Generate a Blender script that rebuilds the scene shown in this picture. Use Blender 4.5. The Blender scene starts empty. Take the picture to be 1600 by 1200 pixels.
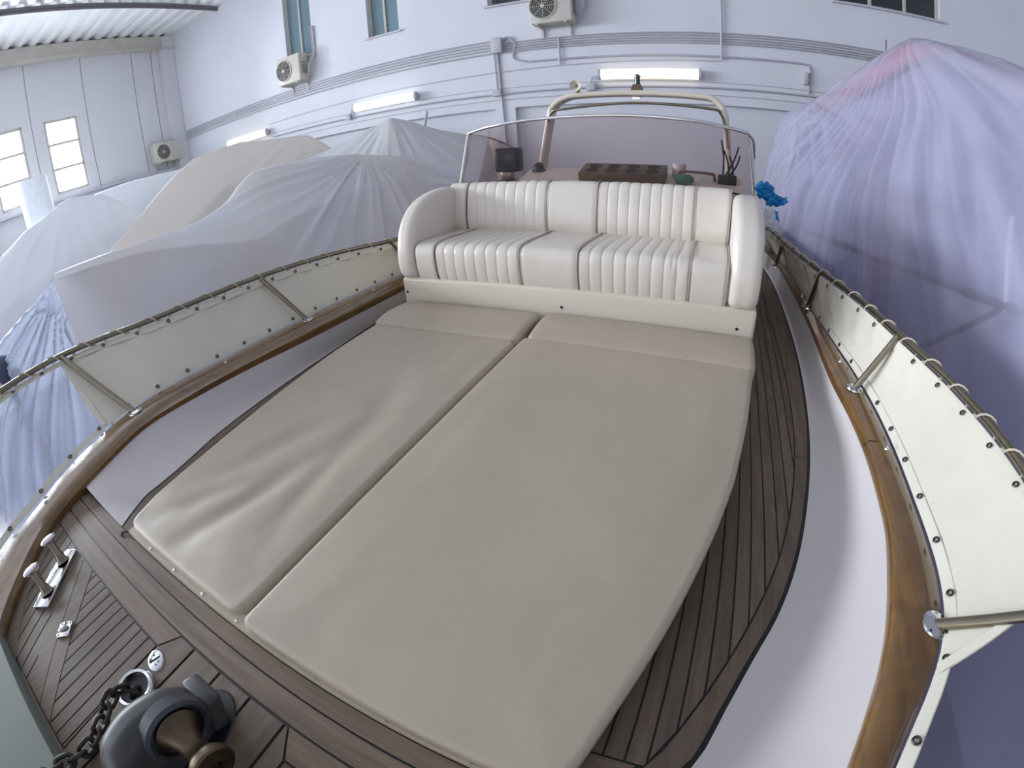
import bpy, bmesh, math, random
from mathutils import Vector, Matrix, noise
from mathutils.bvhtree import BVHTree
PI = math.pi
random.seed(7)
sc = bpy.context.scene
COL = sc.collection

# ------------------------------------------------------------------ camera
# wide-angle action camera held over the foredeck; origin = height of the lens,
# +Y = towards the stern of the boat, X = athwartships, Z up
CX = 0.83
cam = bpy.data.cameras.new('camera')
camo = bpy.data.objects.new('camera', cam)
COL.objects.link(camo)
R = Matrix(((0.9105128, -0.1559505, 0.3829436), (0.4090905, 0.4743716, -0.7794976), (-0.0600945, 0.8664012, 0.4957193)))
camo.matrix_world = Matrix.Translation((CX, 0, 0)) @ R.to_4x4()
cam.type = 'PANO'
cam.sensor_width = 36.0
cam.sensor_fit = 'HORIZONTAL'
cam.panorama_type = 'FISHEYE_LENS_POLYNOMIAL'
cam.fisheye_fov = math.radians(178)
cam.fisheye_polynomial_k0 = 0.0
cam.fisheye_polynomial_k1 = -0.061731169
cam.fisheye_polynomial_k2 = -6.9238621e-06
cam.fisheye_polynomial_k3 = 1.2595245e-05
cam.fisheye_polynomial_k4 = -1.5827503e-07
cam.clip_start = 0.01
sc.camera = camo

# ------------------------------------------------------------------ view / world
sc.view_settings.view_transform = 'Standard'
sc.view_settings.look = 'None'
sc.view_settings.exposure = 0.22
sc.view_settings.gamma = 1.0
sc.view_settings.use_curve_mapping = False
world = bpy.data.worlds.new('daylight')
sc.world = world
world.use_nodes = True
bg = world.node_tree.nodes['Background']
bg.inputs[0].default_value = (0.90, 0.94, 1.0, 1)
bg.inputs[1].default_value = 0.85

D = 9.0           # back wall, in room frame
XL = -14.95       # left wall
ZCEIL = 5.32
FLOOR = -2.8
RA = math.radians(2.65)      # the hall is turned by this against the boat
def room(o):
    o.location = (CX, 0, 0)
    o.rotation_euler = (0, 0, RA)
    return o

def area(name, loc, rot, sx, sy, power, col, inroom=True):
    l = bpy.data.lights.new(name, 'AREA')
    l.shape = 'RECTANGLE'; l.size = sx; l.size_y = sy; l.energy = power; l.color = col
    o = bpy.data.objects.new(name, l); COL.objects.link(o)
    m = Matrix.Translation(loc) @ Matrix.Rotation(rot[2], 4, 'Z') @ Matrix.Rotation(rot[1], 4, 'Y') @ Matrix.Rotation(rot[0], 4, 'X')
    if inroom:
        m = Matrix.Translation((CX, 0, 0)) @ Matrix.Rotation(RA, 4, 'Z') @ m
    o.matrix_world = m
    o.visible_camera = True
    return o
# daylight through the row of windows in the left wall (just outside the panes, shining +X)
WIN_Y = [5.02 - 1.68 * k for k in range(9)]
for k, wy in enumerate(WIN_Y):
    area('window_daylight', (XL - 0.12, wy, 2.15), (0, -PI / 2, 0), 2.1, 1.05, 420, (0.92, 0.96, 1.0))
# daylight through the open hangar door behind the camera
area('door_daylight', (-4.5, -9.5, 0.2), (PI / 2, 0, 0), 9.0, 5.6, 130, (0.95, 0.97, 1.0))

# ------------------------------------------------------------------ helpers
def lin(c):
    return tuple(((x / 255) / 12.92 if x / 255 <= 0.04045 else ((x / 255 + 0.055) / 1.055) ** 2.4) for x in c)

def tagset(o, label=None, cat=None, group=None, kind=None):
    if label: o['label'] = label
    if cat: o['category'] = cat
    if group: o['group'] = group
    if kind: o['kind'] = kind
    return o

def empty(name, loc=(0, 0, 0), rz=0):
    o = bpy.data.objects.new(name, None); COL.objects.link(o)
    o.location = loc; o.rotation_euler = (0, 0, rz); o.empty_display_size = 0.1
    return o

def link(name, me, mat, parent=None, smooth=True):
    o = bpy.data.objects.new(name, me); COL.objects.link(o)
    if mat: me.materials.append(mat)
    if smooth:
        for p in me.polygons: p.use_smooth = True
    if parent: o.parent = parent
    return o

class MB:
    """collects shapes for ONE mesh object"""
    def __init__(s): s.bm = bmesh.new()
    def add(s, vs, fs):
        b = [s.bm.verts.new(v) for v in vs]
        for f in fs:
            try: s.bm.faces.new([b[i] for i in f])
            except Exception: pass
        return b
    def box(s, c, d, rot=None, bev=0.0, seg=2):
        t = bmesh.new(); bmesh.ops.create_cube(t, size=1)
        for v in t.verts: v.co = Vector((v.co.x * d[0], v.co.y * d[1], v.co.z * d[2]))
        if bev > 0: bmesh.ops.bevel(t, geom=t.edges[:] , offset=bev, segments=seg, affect='EDGES', profile=0.5)
        M = Matrix.Translation(c) @ (rot.to_4x4() if rot is not None else Matrix.Identity(4))
        bmesh.ops.transform(t, matrix=M, verts=t.verts)
        s.merge(t); return s
    def merge(s, t):
        me = bpy.data.meshes.new('tmp'); t.to_mesh(me); t.free(); s.bm.from_mesh(me); bpy.data.meshes.remove(me)
    def cyl(s, a, b, r, r2=None, seg=20, cap=True):
        a = Vector(a); b = Vector(b); r2 = r if r2 is None else r2
        z = (b - a).normalized(); x = z.orthogonal().normalized(); y = z.cross(x)
        vs = []
        for p, rr in ((a, r), (b, r2)):
            for i in range(seg):
                t = 2 * PI * i / seg; vs.append(p + (x * math.cos(t) + y * math.sin(t)) * rr)
        fs = [(i, (i + 1) % seg, seg + (i + 1) % seg, seg + i) for i in range(seg)]
        if cap: fs += [tuple(range(seg))[::-1], tuple(range(seg, 2 * seg))]
        s.add(vs, fs); return s
    def lathe(s, prof, M=None, seg=28):
        M = M or Matrix.Identity(4)
        vs = []; n = len(prof)
        for i in range(seg):
            t = 2 * PI * i / seg
            for (r, z) in prof: vs.append(M @ Vector((max(r, 1e-5) * math.cos(t), max(r, 1e-5) * math.sin(t), z)))
        fs = [(i * n + j, ((i + 1) % seg) * n + j, ((i + 1) % seg) * n + j + 1, i * n + j + 1) for i in range(seg) for j in range(n - 1)]
        s.add(vs, fs); return s
    def tube(s, pts, r, seg=12, closed=False, flat=1.0):
        pts = [Vector(p) for p in pts]; n = len(pts)
        rs = r if isinstance(r, (list, tuple)) else [r] * n
        vs = []; up = None
        for i, p in enumerate(pts):
            if closed: t = pts[(i + 1) % n] - pts[i - 1]
            else: t = pts[min(i + 1, n - 1)] - pts[max(i - 1, 0)]
            t.normalize()
            if up is None: up = t.orthogonal().normalized()
            up = (up - t * up.dot(t)); up = up.normalized() if up.length > 1e-6 else t.orthogonal().normalized()
            w = t.cross(up)
            for k in range(seg):
                a = 2 * PI * k / seg; vs.append(p + (up * math.cos(a) + w * math.sin(a) * flat) * rs[i])
        m = n if closed else n - 1
        fs = [(i * seg + k, i * seg + (k + 1) % seg, ((i + 1) % n) * seg + (k + 1) % seg, ((i + 1) % n) * seg + k) for i in range(m) for k in range(seg)]
        if not closed: fs += [tuple(range(seg))[::-1], tuple(range((n - 1) * seg, n * seg))]
        s.add(vs, fs); return s
    def grid(s, P):
        nu = len(P); nv = len(P[0])
        vs = [q for row in P for q in row]
        fs = [(i * nv + j, (i + 1) * nv + j, (i + 1) * nv + j + 1, i * nv + j + 1) for i in range(nu - 1) for j in range(nv - 1)]
        s.add(vs, fs); return s
    def extr(s, poly, axis, a, b):
        """poly = list of 2D points in the two other axes, extruded along axis from a to b"""
        def mk(p, h):
            if axis == 'x': return (h, p[0], p[1])
            if axis == 'y': return (p[0], h, p[1])
            return (p[0], p[1], h)
        n = len(poly); vs = [mk(p, a) for p in poly] + [mk(p, b) for p in poly]
        s.add(vs, [tuple(range(n))[::-1], tuple(range(n, 2 * n))] + [(i, (i + 1) % n, n + (i + 1) % n, n + i) for i in range(n)]); return s
    def out(s, name, mat, parent=None, smooth=True, auto=True):
        bmesh.ops.recalc_face_normals(s.bm, faces=s.bm.faces)
        me = bpy.data.meshes.new(name); s.bm.to_mesh(me); s.bm.free()
        o = link(name, me, mat, parent, smooth)
        if smooth and auto:
            try: me.set_sharp_from_angle(angle=math.radians(38))
            except Exception: pass
        return o

def crom(pts, n):
    """Catmull-Rom resampling of a list of vectors to n points"""
    pts = [Vector(p) for p in pts]; m = len(pts); out = []
    for k in range(n):
        t = k / (n - 1) * (m - 1); i = min(int(t), m - 2); u = t - i
        p0 = pts[i - 1] if i > 0 else pts[0] * 2 - pts[1]
        p1, p2 = pts[i], pts[i + 1]
        p3 = pts[i + 2] if i + 2 < m else pts[-1] * 2 - pts[-2]
        out.append(0.5 * ((2 * p1) + (p2 - p0) * u + (2 * p0 - 5 * p1 + 4 * p2 - p3) * u * u + (3 * p1 - p0 - 3 * p2 + p3) * u ** 3))
    return out

def surf(ctrl, nu, nv):
    rows = [crom(r, nv) for r in ctrl]
    cols = [crom([rows[i][j] for i in range(len(rows))], nu) for j in range(nv)]
    return [[cols[j][i] for j in range(nv)] for i in range(nu)]

def interp(x, tab):
    """smooth (monotone-ish cubic) interpolation in a table [(x, v), ...]"""
    if x <= tab[0][0]: return tab[0][1]
    if x >= tab[-1][0]: return tab[-1][1]
    for i in range(len(tab) - 1):
        if x <= tab[i + 1][0]: break
    x0, v0 = tab[i]; x1, v1 = tab[i + 1]; h = x1 - x0; u = (x - x0) / h; d = (v1 - v0) / h
    dl = d if i == 0 else ((v0 - tab[i - 1][1]) / (x0 - tab[i - 1][0]) + d) / 2
    dr = d if i + 2 >= len(tab) else ((tab[i + 2][1] - v1) / (tab[i + 2][0] - x1) + d) / 2
    return (2 * u ** 3 - 3 * u * u + 1) * v0 + (u ** 3 - 2 * u * u + u) * h * dl + (-2 * u ** 3 + 3 * u * u) * v1 + (u ** 3 - u * u) * h * dr

def lerp(x, tab):
    if x <= tab[0][0]: return tab[0][1]
    for (a, b), (c, d) in zip(tab, tab[1:]):
        if x <= c: return b + (d - b) * (x - a) / (c - a)
    return tab[-1][1]

# ------------------------------------------------------------------ materials
def new(name):
    m = bpy.data.materials.new(name); m.use_nodes = True
    nt = m.node_tree; p = nt.nodes['Principled BSDF']
    return m, nt, p

def mat(name, rgb, rough=0.5, metal=0.0, var=0.06, scale=4.0, bump=0.0, bscale=40.0, spec=0.5, coat=0.0):
    m, nt, p = new(name); L = nt.links
    p.inputs['Roughness'].default_value = rough; p.inputs['Metallic'].default_value = metal
    p.inputs['Specular IOR Level'].default_value = spec
    p.inputs['Coat Weight'].default_value = coat; p.inputs['Coat Roughness'].default_value = 0.08
    tc = nt.nodes.new('ShaderNodeTexCoord')
    n = nt.nodes.new('ShaderNodeTexNoise'); n.inputs['Scale'].default_value = scale; n.inputs['Detail'].default_value = 5
    L.new(tc.outputs['Object'], n.inputs['Vector'])
    r = nt.nodes.new('ShaderNodeValToRGB'); c = lin(rgb)
    r.color_ramp.elements[0].position = 0.3; r.color_ramp.elements[1].position = 0.7
    r.color_ramp.elements[0].color = (*[x * (1 - var) for x in c], 1); r.color_ramp.elements[1].color = (*[min(1, x * (1 + var)) for x in c], 1)
    L.new(n.outputs['Fac'], r.inputs['Fac']); L.new(r.outputs['Color'], p.inputs['Base Color'])
    if bump > 0:
        b = nt.nodes.new('ShaderNodeBump'); b.inputs['Strength'].default_value = bump; b.inputs['Distance'].default_value = 0.01
        n2 = nt.nodes.new('ShaderNodeTexNoise'); n2.inputs['Scale'].default_value = bscale; n2.inputs['Detail'].default_value = 4
        L.new(tc.outputs['Object'], n2.inputs['Vector']); L.new(n2.outputs['Fac'], b.inputs['Height']); L.new(b.outputs['Normal'], p.inputs['Normal'])
    return m

def wood(name, c1, c2, rough, stretch, island=0.0, coat=0.0, bump=0.1, knots=False):
    m, nt, p = new(name); L = nt.links
    tc = nt.nodes.new('ShaderNodeTexCoord'); mp = nt.nodes.new('ShaderNodeMapping')
    mp.inputs['Scale'].default_value = stretch
    L.new(tc.outputs['Object'], mp.inputs['Vector'])
    n = nt.nodes.new('ShaderNodeTexNoise'); n.inputs['Scale'].default_value = 1.0; n.inputs['Detail'].default_value = 8; n.inputs['Roughness'].default_value = 0.65
    n.inputs['Distortion'].default_value = 0.6
    L.new(mp.outputs['Vector'], n.inputs['Vector'])
    r = nt.nodes.new('ShaderNodeValToRGB')
    r.color_ramp.elements[0].position = 0.28; r.color_ramp.elements[1].position = 0.72
    r.color_ramp.elements[0].color = (*lin(c1), 1); r.color_ramp.elements[1].color = (*lin(c2), 1)
    L.new(n.outputs['Fac'], r.inputs['Fac'])
    col = r.outputs['Color']
    if island > 0:
        g = nt.nodes.new('ShaderNodeNewGeometry'); ma = nt.nodes.new('ShaderNodeMapRange')
        ma.inputs['To Min'].default_value = 1 - island; ma.inputs['To Max'].default_value = 1 + island
        L.new(g.outputs['Random Per Island'], ma.inputs['Value'])
        mx = nt.nodes.new('ShaderNodeMix'); mx.data_type = 'RGBA'; mx.blend_type = 'MULTIPLY'; mx.inputs[0].default_value = 1
        L.new(col, mx.inputs[6]); L.new(ma.outputs['Result'], mx.inputs[7]); col = mx.outputs[2]
    if knots:
        n3 = nt.nodes.new('ShaderNodeTexNoise'); n3.inputs['Scale'].default_value = 5.0; n3.inputs['Detail'].default_value = 3; n3.inputs['Distortion'].default_value = 1.0
        L.new(tc.outputs['Object'], n3.inputs['Vector'])
        r3 = nt.nodes.new('ShaderNodeValToRGB'); r3.color_ramp.elements[0].position = 0.36; r3.color_ramp.elements[1].position = 0.52
        r3.color_ramp.elements[0].color = (0.42, 0.36, 0.33, 1); r3.color_ramp.elements[1].color = (1, 1, 1, 1)
        L.new(n3.outputs['Fac'], r3.inputs['Fac'])
        mx = nt.nodes.new('ShaderNodeMix'); mx.data_type = 'RGBA'; mx.blend_type = 'MULTIPLY'; mx.inputs[0].default_value = 0.4
        L.new(col, mx.inputs[6]); L.new(r3.outputs['Color'], mx.inputs[7]); col = mx.outputs[2]
    L.new(col, p.inputs['Base Color'])
    p.inputs['Roughness'].default_value = rough; p.inputs['Coat Weight'].default_value = coat; p.inputs['Coat Roughness'].default_value = 0.06
    b = nt.nodes.new('ShaderNodeBump'); b.inputs['Strength'].default_value = bump; b.inputs['Distance'].default_value = 0.004
    L.new(n.outputs['Fac'], b.inputs['Height']); L.new(b.outputs['Normal'], p.inputs['Normal'])
    return m

def film(name, rgb, alpha=0.8, rough=0.28, transl=0.45, bump=0.5, bscale=9.0, tint=None, amt=0.0, gloss=0.5):
    """milky plastic film"""
    m, nt, p = new(name); L = nt.links
    c = lin(rgb)
    tc = nt.nodes.new('ShaderNodeTexCoord')
    n = nt.nodes.new('ShaderNodeTexNoise'); n.inputs['Scale'].default_value = bscale; n.inputs['Detail'].default_value = 8; n.inputs['Roughness'].default_value = 0.6
    n.inputs['Distortion'].default_value = 0.8
    L.new(tc.outputs['Object'], n.inputs['Vector'])
    b = nt.nodes.new('ShaderNodeBump'); b.inputs['Strength'].default_value = bump; b.inputs['Distance'].default_value = 0.02
    L.new(n.outputs['Fac'], b.inputs['Height'])
    p.inputs['Base Color'].default_value = (*c, 1); p.inputs['Roughness'].default_value = rough
    p.inputs['Specular IOR Level'].default_value = gloss
    L.new(b.outputs['Normal'], p.inputs['Normal'])
    if tint:
        n4 = nt.nodes.new('ShaderNodeTexNoise'); n4.inputs['Scale'].default_value = 0.9; n4.inputs['Detail'].default_value = 2
        L.new(tc.outputs['Object'], n4.inputs['Vector'])
        r = nt.nodes.new('ShaderNodeValToRGB'); r.color_ramp.elements[0].position = 0.35; r.color_ramp.elements[1].position = 0.65
        r.color_ramp.elements[0].color = (*c, 1); r.color_ramp.elements[1].color = (*lin(tint), 1)
        L.new(n4.outputs['Fac'], r.inputs['Fac']); L.new(r.outputs['Color'], p.inputs['Base Color'])
    t = nt.nodes.new('ShaderNodeBsdfTranslucent'); t.inputs['Color'].default_value = (*c, 1)
    mx = nt.nodes.new('ShaderNodeMixShader'); mx.inputs[0].default_value = transl
    tr = nt.nodes.new('ShaderNodeBsdfTransparent'); mx2 = nt.nodes.new('ShaderNodeMixShader'); mx2.inputs[0].default_value = alpha
    L.new(p.outputs[0], mx.inputs[1]); L.new(t.outputs[0], mx.inputs[2])
    L.new(tr.outputs[0], mx2.inputs[1]); L.new(mx.outputs[0], mx2.inputs[2])
    at = nt.nodes.new('ShaderNodeAttribute'); at.attribute_name = 'gather_streak'  # denser gathered film, also painting the bright fold streaks that weak shading lacks
    mr = nt.nodes.new('ShaderNodeMapRange'); mr.inputs['To Min'].default_value = alpha; mr.inputs['To Max'].default_value = min(1, alpha + .32)
    L.new(at.outputs['Fac'], mr.inputs['Value']); L.new(mr.outputs['Result'], mx2.inputs[0])
    L.new(mx2.outputs[0], nt.nodes['Material Output'].inputs['Surface'])
    return m

def glass(name, tint, gl=0.12):
    m = bpy.data.materials.new(name); m.use_nodes = True; nt = m.node_tree; L = nt.links
    nt.nodes.remove(nt.nodes['Principled BSDF'])
    tr = nt.nodes.new('ShaderNodeBsdfTransparent'); tr.inputs[0].default_value = (*tint, 1)
    g = nt.nodes.new('ShaderNodeBsdfGlossy'); g.inputs['Roughness'].default_value = 0.03; g.inputs[0].default_value = (1, 1, 1, 1)
    f = nt.nodes.new('ShaderNodeFresnel'); f.inputs['IOR'].default_value = 1.5
    mth = nt.nodes.new('ShaderNodeMath'); mth.operation = 'MULTIPLY'; mth.inputs[1].default_value = gl * 10
    mth.use_clamp = True
    L.new(f.outputs[0], mth.inputs[0])
    mx = nt.nodes.new('ShaderNodeMixShader'); L.new(mth.outputs[0], mx.inputs[0]); L.new(tr.outputs[0], mx.inputs[1]); L.new(g.outputs[0], mx.inputs[2])
    L.new(mx.outputs[0], nt.nodes['Material Output'].inputs['Surface'])
    return m

def emit(name, rgb, s):
    m = bpy.data.materials.new(name); m.use_nodes = True; nt = m.node_tree
    p = nt.nodes['Principled BSDF']; p.inputs['Base Color'].default_value = (0.8, 0.8, 0.8, 1)
    p.inputs['Emission Color'].default_value = (*rgb, 1); p.inputs['Emission Strength'].default_value = s
    return m

M = {}
M['wall'] = mat('wall_paint', (224, 225, 232), 0.9, var=0.03, scale=0.7, bump=0.25, bscale=6)
M['wall_panel'] = mat('wall_panel_paint', (222, 221, 224), 0.8, var=0.025, scale=0.5)
M['seam'] = mat('joint', (140, 138, 140), 0.9)
M['ceiling'] = mat('ceiling_sheet', (236, 236, 236), 0.6, var=0.03, scale=1)
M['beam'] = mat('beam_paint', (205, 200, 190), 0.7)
M['beam_dark'] = mat('beam_dark_grey', (120, 115, 120), 0.7)  # darker grey for the left-hand purlin
M['conduit'] = mat('conduit_grey', (186, 184, 192), 0.5)
M['box'] = mat('box_grey', (196, 194, 202), 0.5)
M['vinyl'] = mat('vinyl_beige', (185, 172, 153), 0.42, var=0.035, scale=3, bump=0.10, bscale=300)
M['vinyl_white'] = mat('vinyl_white', (226, 217, 206), 0.3, var=0.02, scale=3, bump=0.05, bscale=300)
M['piping'] = mat('piping', (172, 162, 152), 0.5)
M['gel'] = mat('gelcoat_cream', (222, 212, 196), 0.28, var=0.02, scale=2)
M['gel_white'] = mat('gelcoat_white', (212, 206, 206), 0.3, var=0.02, scale=2)
M['hull'] = mat('hull_white', (210, 205, 205), 0.3)
M['teak'] = wood('teak_deck', (88, 75, 63), (124, 107, 90), 0.6, (38, 3, 20), island=0.13)
M['teak_cross'] = wood('teak_cross', (98, 82, 68), (138, 117, 98), 0.6, (3, 38, 20), island=0.08)
M['caulk'] = mat('caulk_black', (16, 15, 17), 0.5, var=0.1)
M['varnish'] = wood('varnished_cap', (94, 68, 36), (136, 100, 56), 0.18, (14, 1.6, 14), coat=0.6, bump=0.03, knots=True)
M['cloth'] = mat('weather_cloth', (226, 220, 204), 0.7, var=0.03, scale=2.5, bump=0.1, bscale=200)
M['steel'] = mat('stainless_tube', (138, 130, 114), 0.3, metal=1.0, var=0.08, scale=6)
M['chrome'] = mat('chrome', (225, 225, 228), 0.1, metal=1.0, var=0.02)
M['bronze'] = mat('bronze_worn', (104, 92, 74), 0.42, metal=1.0, var=0.25, scale=25)
M['wgrey'] = mat('windlass_grey', (66, 66, 66), 0.4, var=0.08, scale=8)
M['dark'] = mat('black_plastic', (26, 26, 30), 0.4)
M['cord'] = mat('lacing_cord', (196, 188, 172), 0.8)
M['eyelet'] = mat('eyelet_dark', (70, 66, 62), 0.35, metal=0.8)
M['chain'] = mat('chain_steel', (78, 74, 68), 0.5, metal=0.8, var=0.3, scale=60)
M['bowgrey'] = mat('bow_grey', (102, 108, 100), 0.6, var=0.04, scale=5)
M['ac'] = mat('ac_casing', (208, 204, 192), 0.5)
M['ac_dark'] = mat('ac_grille', (34, 35, 37), 0.5)
M['alu'] = mat('alu_frame', (196, 192, 184), 0.4)
M['alu_brown'] = mat('frame_brown', (150, 142, 138), 0.5)
M['winglass'] = glass('window_glass', (0.90, 0.94, 0.95), 0.1)
M['frosted'] = mat('frosted_pane', (112, 138, 148), 0.25, var=0.08, scale=2)
M['clear'] = glass('clear_glass', (0.95, 0.97, 1.0), 0.08)
M['tint'] = glass('smoked_glass', (0.83, 0.78, 0.785), 0.02)
M['room_dark'] = mat('dim_room_board', (48, 44, 52), 0.9, var=0.2)  # tone of the unlit room, painted on a board behind the panes
M['curtain'] = mat('window_curtain', (134, 160, 168), 0.9, var=0.1)
M['blue_bag'] = mat('blue_bag', (20, 140, 205), 0.3, var=0.3, scale=12, bump=0.6, bscale=25)
M['woodbox'] = wood('box_wood', (74, 56, 40), (108, 84, 60), 0.5, (3, 20, 20))
M['hole'] = mat('hole_shadow_brown', (34, 24, 18), 0.9)
M['green'] = mat('green_plastic', (58, 120, 96), 0.4)
M['lamp_warm'] = emit('tube_warm', (1.0, 0.86, 0.58), 1.5)
M['lamp_cool'] = emit('tube_cool', (0.93, 1.0, 0.98), 1.7)
M['foam'] = mat('foam_white', (232, 236, 240), 0.7, var=0.04, scale=9, bump=0.5, bscale=20)

def floor_mat():
    m, nt, p = new('hall_floor'); L = nt.links
    tc = nt.nodes.new('ShaderNodeTexCoord')
    n = nt.nodes.new('ShaderNodeTexNoise'); n.inputs['Scale'].default_value = 0.8; n.inputs['Detail'].default_value = 3
    n2 = nt.nodes.new('ShaderNodeTexNoise'); n2.inputs['Scale'].default_value = 14; n2.inputs['Detail'].default_value = 6
    L.new(tc.outputs['Object'], n.inputs['Vector']); L.new(tc.outputs['Object'], n2.inputs['Vector'])
    r = nt.nodes.new('ShaderNodeValToRGB'); r.color_ramp.elements[0].color = (*lin((104, 104, 126)), 1); r.color_ramp.elements[1].color = (*lin((136, 130, 142)), 1)
    r2 = nt.nodes.new('ShaderNodeValToRGB'); r2.color_ramp.elements[0].position = 0.35; r2.color_ramp.elements[1].position = 0.65
    r2.color_ramp.elements[0].color = (0.72, 0.75, 0.85, 1); r2.color_ramp.elements[1].color = (1, 1, 1, 1)
    mx = nt.nodes.new('ShaderNodeMix'); mx.data_type = 'RGBA'; mx.blend_type = 'MULTIPLY'; mx.inputs[0].default_value = 1
    L.new(n.outputs['Fac'], r.inputs['Fac']); L.new(n2.outputs['Fac'], r2.inputs['Fac'])
    L.new(r.outputs['Color'], mx.inputs[6]); L.new(r2.outputs['Color'], mx.inputs[7]); L.new(mx.outputs[2], p.inputs['Base Color'])
    p.inputs['Roughness'].default_value = 0.35
    return m
M['floor'] = floor_mat()

# ------------------------------------------------------------------ the hall (room frame)
def struct(name, mb, m, smooth=False, label=None):
    o = mb.out(name, m, None, smooth); room(o); o['kind'] = 'structure'
    if label: o['label'] = label
    return o
XR = 9.0; YF = -10.0
struct('floor', MB().box((-3, -0.5, FLOOR - 0.1), (24.6, 19.6, 0.2)), M['floor'], label='blue-grey painted hall floor')
# back wall with window openings cut as rectangles between strips
def wall_strips(mb, axis, c0, c1, z0, z1, holes, pos, th):
    """wall between c0..c1 along its length, z0..z1, holes = (a, b, za, zb); front face at pos, thickness th away from the room"""
    cuts = sorted({c0, c1, *[h[0] for h in holes], *[h[1] for h in holes]})
    for a, b in zip(cuts, cuts[1:]):
        hs = sorted([(h[2], h[3]) for h in holes if h[0] <= a + 1e-6 and h[1] >= b - 1e-6])
        z = z0
        for za, zb in hs + [(z1, z1)]:
            if za > z + 1e-6:
                if axis == 'x': mb.box(((a + b) / 2, pos + th / 2, (z + za) / 2), (b - a, abs(th), za - z))
                else: mb.box((pos + th / 2, (a + b) / 2, (z + za) / 2), (abs(th), b - a, za - z))
            z = max(z, zb)
back_holes = [(-9.39, -8.47, 2.80, 4.6), (-6.77, -5.95, 2.72, 4.6), (-3.88, -2.5, 2.80, 4.6), (2.44, 4.42, 2.76, 4.6)]
mb = MB(); wall_strips(mb, 'x', XL, XR, 0.68, ZCEIL + 0.3, back_holes, D, 0.25)
mb.box(((XL + XR) / 2, D + 0.18, (FLOOR + 0.68) / 2), (XR - XL, 0.14, 0.68 - FLOOR))
for px in (-14.7, -9.25, -3.65, 1.95, 7.4):
    mb.box((px, D + 0.06, (FLOOR + 0.68) / 2), (0.42, 0.12, 0.68 - FLOOR))
struct('wall_back', mb, M['wall'], label='white rendered back wall with a recessed lower part')
left_holes = [(wy - 0.52, wy + 0.52, 1.10, 3.2) for wy in WIN_Y]
mb = MB(); wall_strips(mb, 'y', YF, D, FLOOR, ZCEIL + 0.3, left_holes, XL, -0.12)
struct('wall_left', mb, M['wall_panel'], label='pale panelled side wall with a row of windows')
struct('wall_right', MB().box((XR + 0.1, -0.5, 1.3), (0.2, 19.0, 8.2)), M['wall'])
mb = MB(); wall_strips(mb, 'x', XL, XR, FLOOR, ZCEIL + 0.3, [(-9.5, 1.0, FLOOR, 3.2)], YF, -0.2)
struct('wall_front', mb, M['wall'])
# vertical panel joints
for k, sy in enumerate([8.27, 7.57, 5.87, 4.14, 2.42, 0.7]):
    struct('trim_%d' % (k + 1), MB().box((XL + 0.004, sy, 1.3), (0.008, 0.018, 8.0)), M['seam'], label='vertical joint between wall panels')
struct('trim_7', MB().box((XL + 0.16, 8.78, 1.3), (0.3, 0.42, 8.0)), M['wall_panel'], label='corner pier between the left and back walls')
struct('trim_8', MB().box((XL + 0.14, -0.5, 5.10), (0.28, 19, 0.44), bev=0.02).box((XL + 0.18, -0.5, 4.90), (0.36, 19, 0.05)), M['beam'], label='cream eaves beam above the left wall')
struct('trim_9', MB().box((XL + 0.14, -0.5, 0.93), (0.28, 19, 0.07), bev=0.01), M['box'], label='sill ledge along the left wall')
# corrugated roof sheets, ribs running across the hall
mb = MB(); P = []
xs = [XL, XR]
pitch = 0.40; ys = []
y = YF
while y < D:
    for dy, dz in ((0, 0), (0.10, 0), (0.15, 0.085), (0.30, 0.085), (0.35, 0)): ys.append((y + dy, ZCEIL + dz))
    y += pitch
ys = [(a, b) for a, b in ys if a <= D + 0.1]
P = [[(x, a, b) for a, b in ys] for x in xs]; mb.grid(P)
P = [[(x, a, b + 0.03) for a, b in ys] for x in xs]; mb.grid(P)
struct('ceiling', mb, M['ceiling'], label='white corrugated roof sheeting')
for k, px in enumerate((-12.1, -9.0)):
    struct('trim_%d' % (10 + k), MB().box((px, -0.5, ZCEIL - 0.035), (0.10, 19, 0.07)).box((px, -0.5, ZCEIL - 0.09), (0.02, 19, 0.10)) if k == 0 else MB().box((px + 2.2, -0.5, ZCEIL - 0.035), (0.10, 19, 0.07)), M['beam_dark'] if k == 0 else M['beam'], label='roof purlin under the corrugated sheets')

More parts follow.
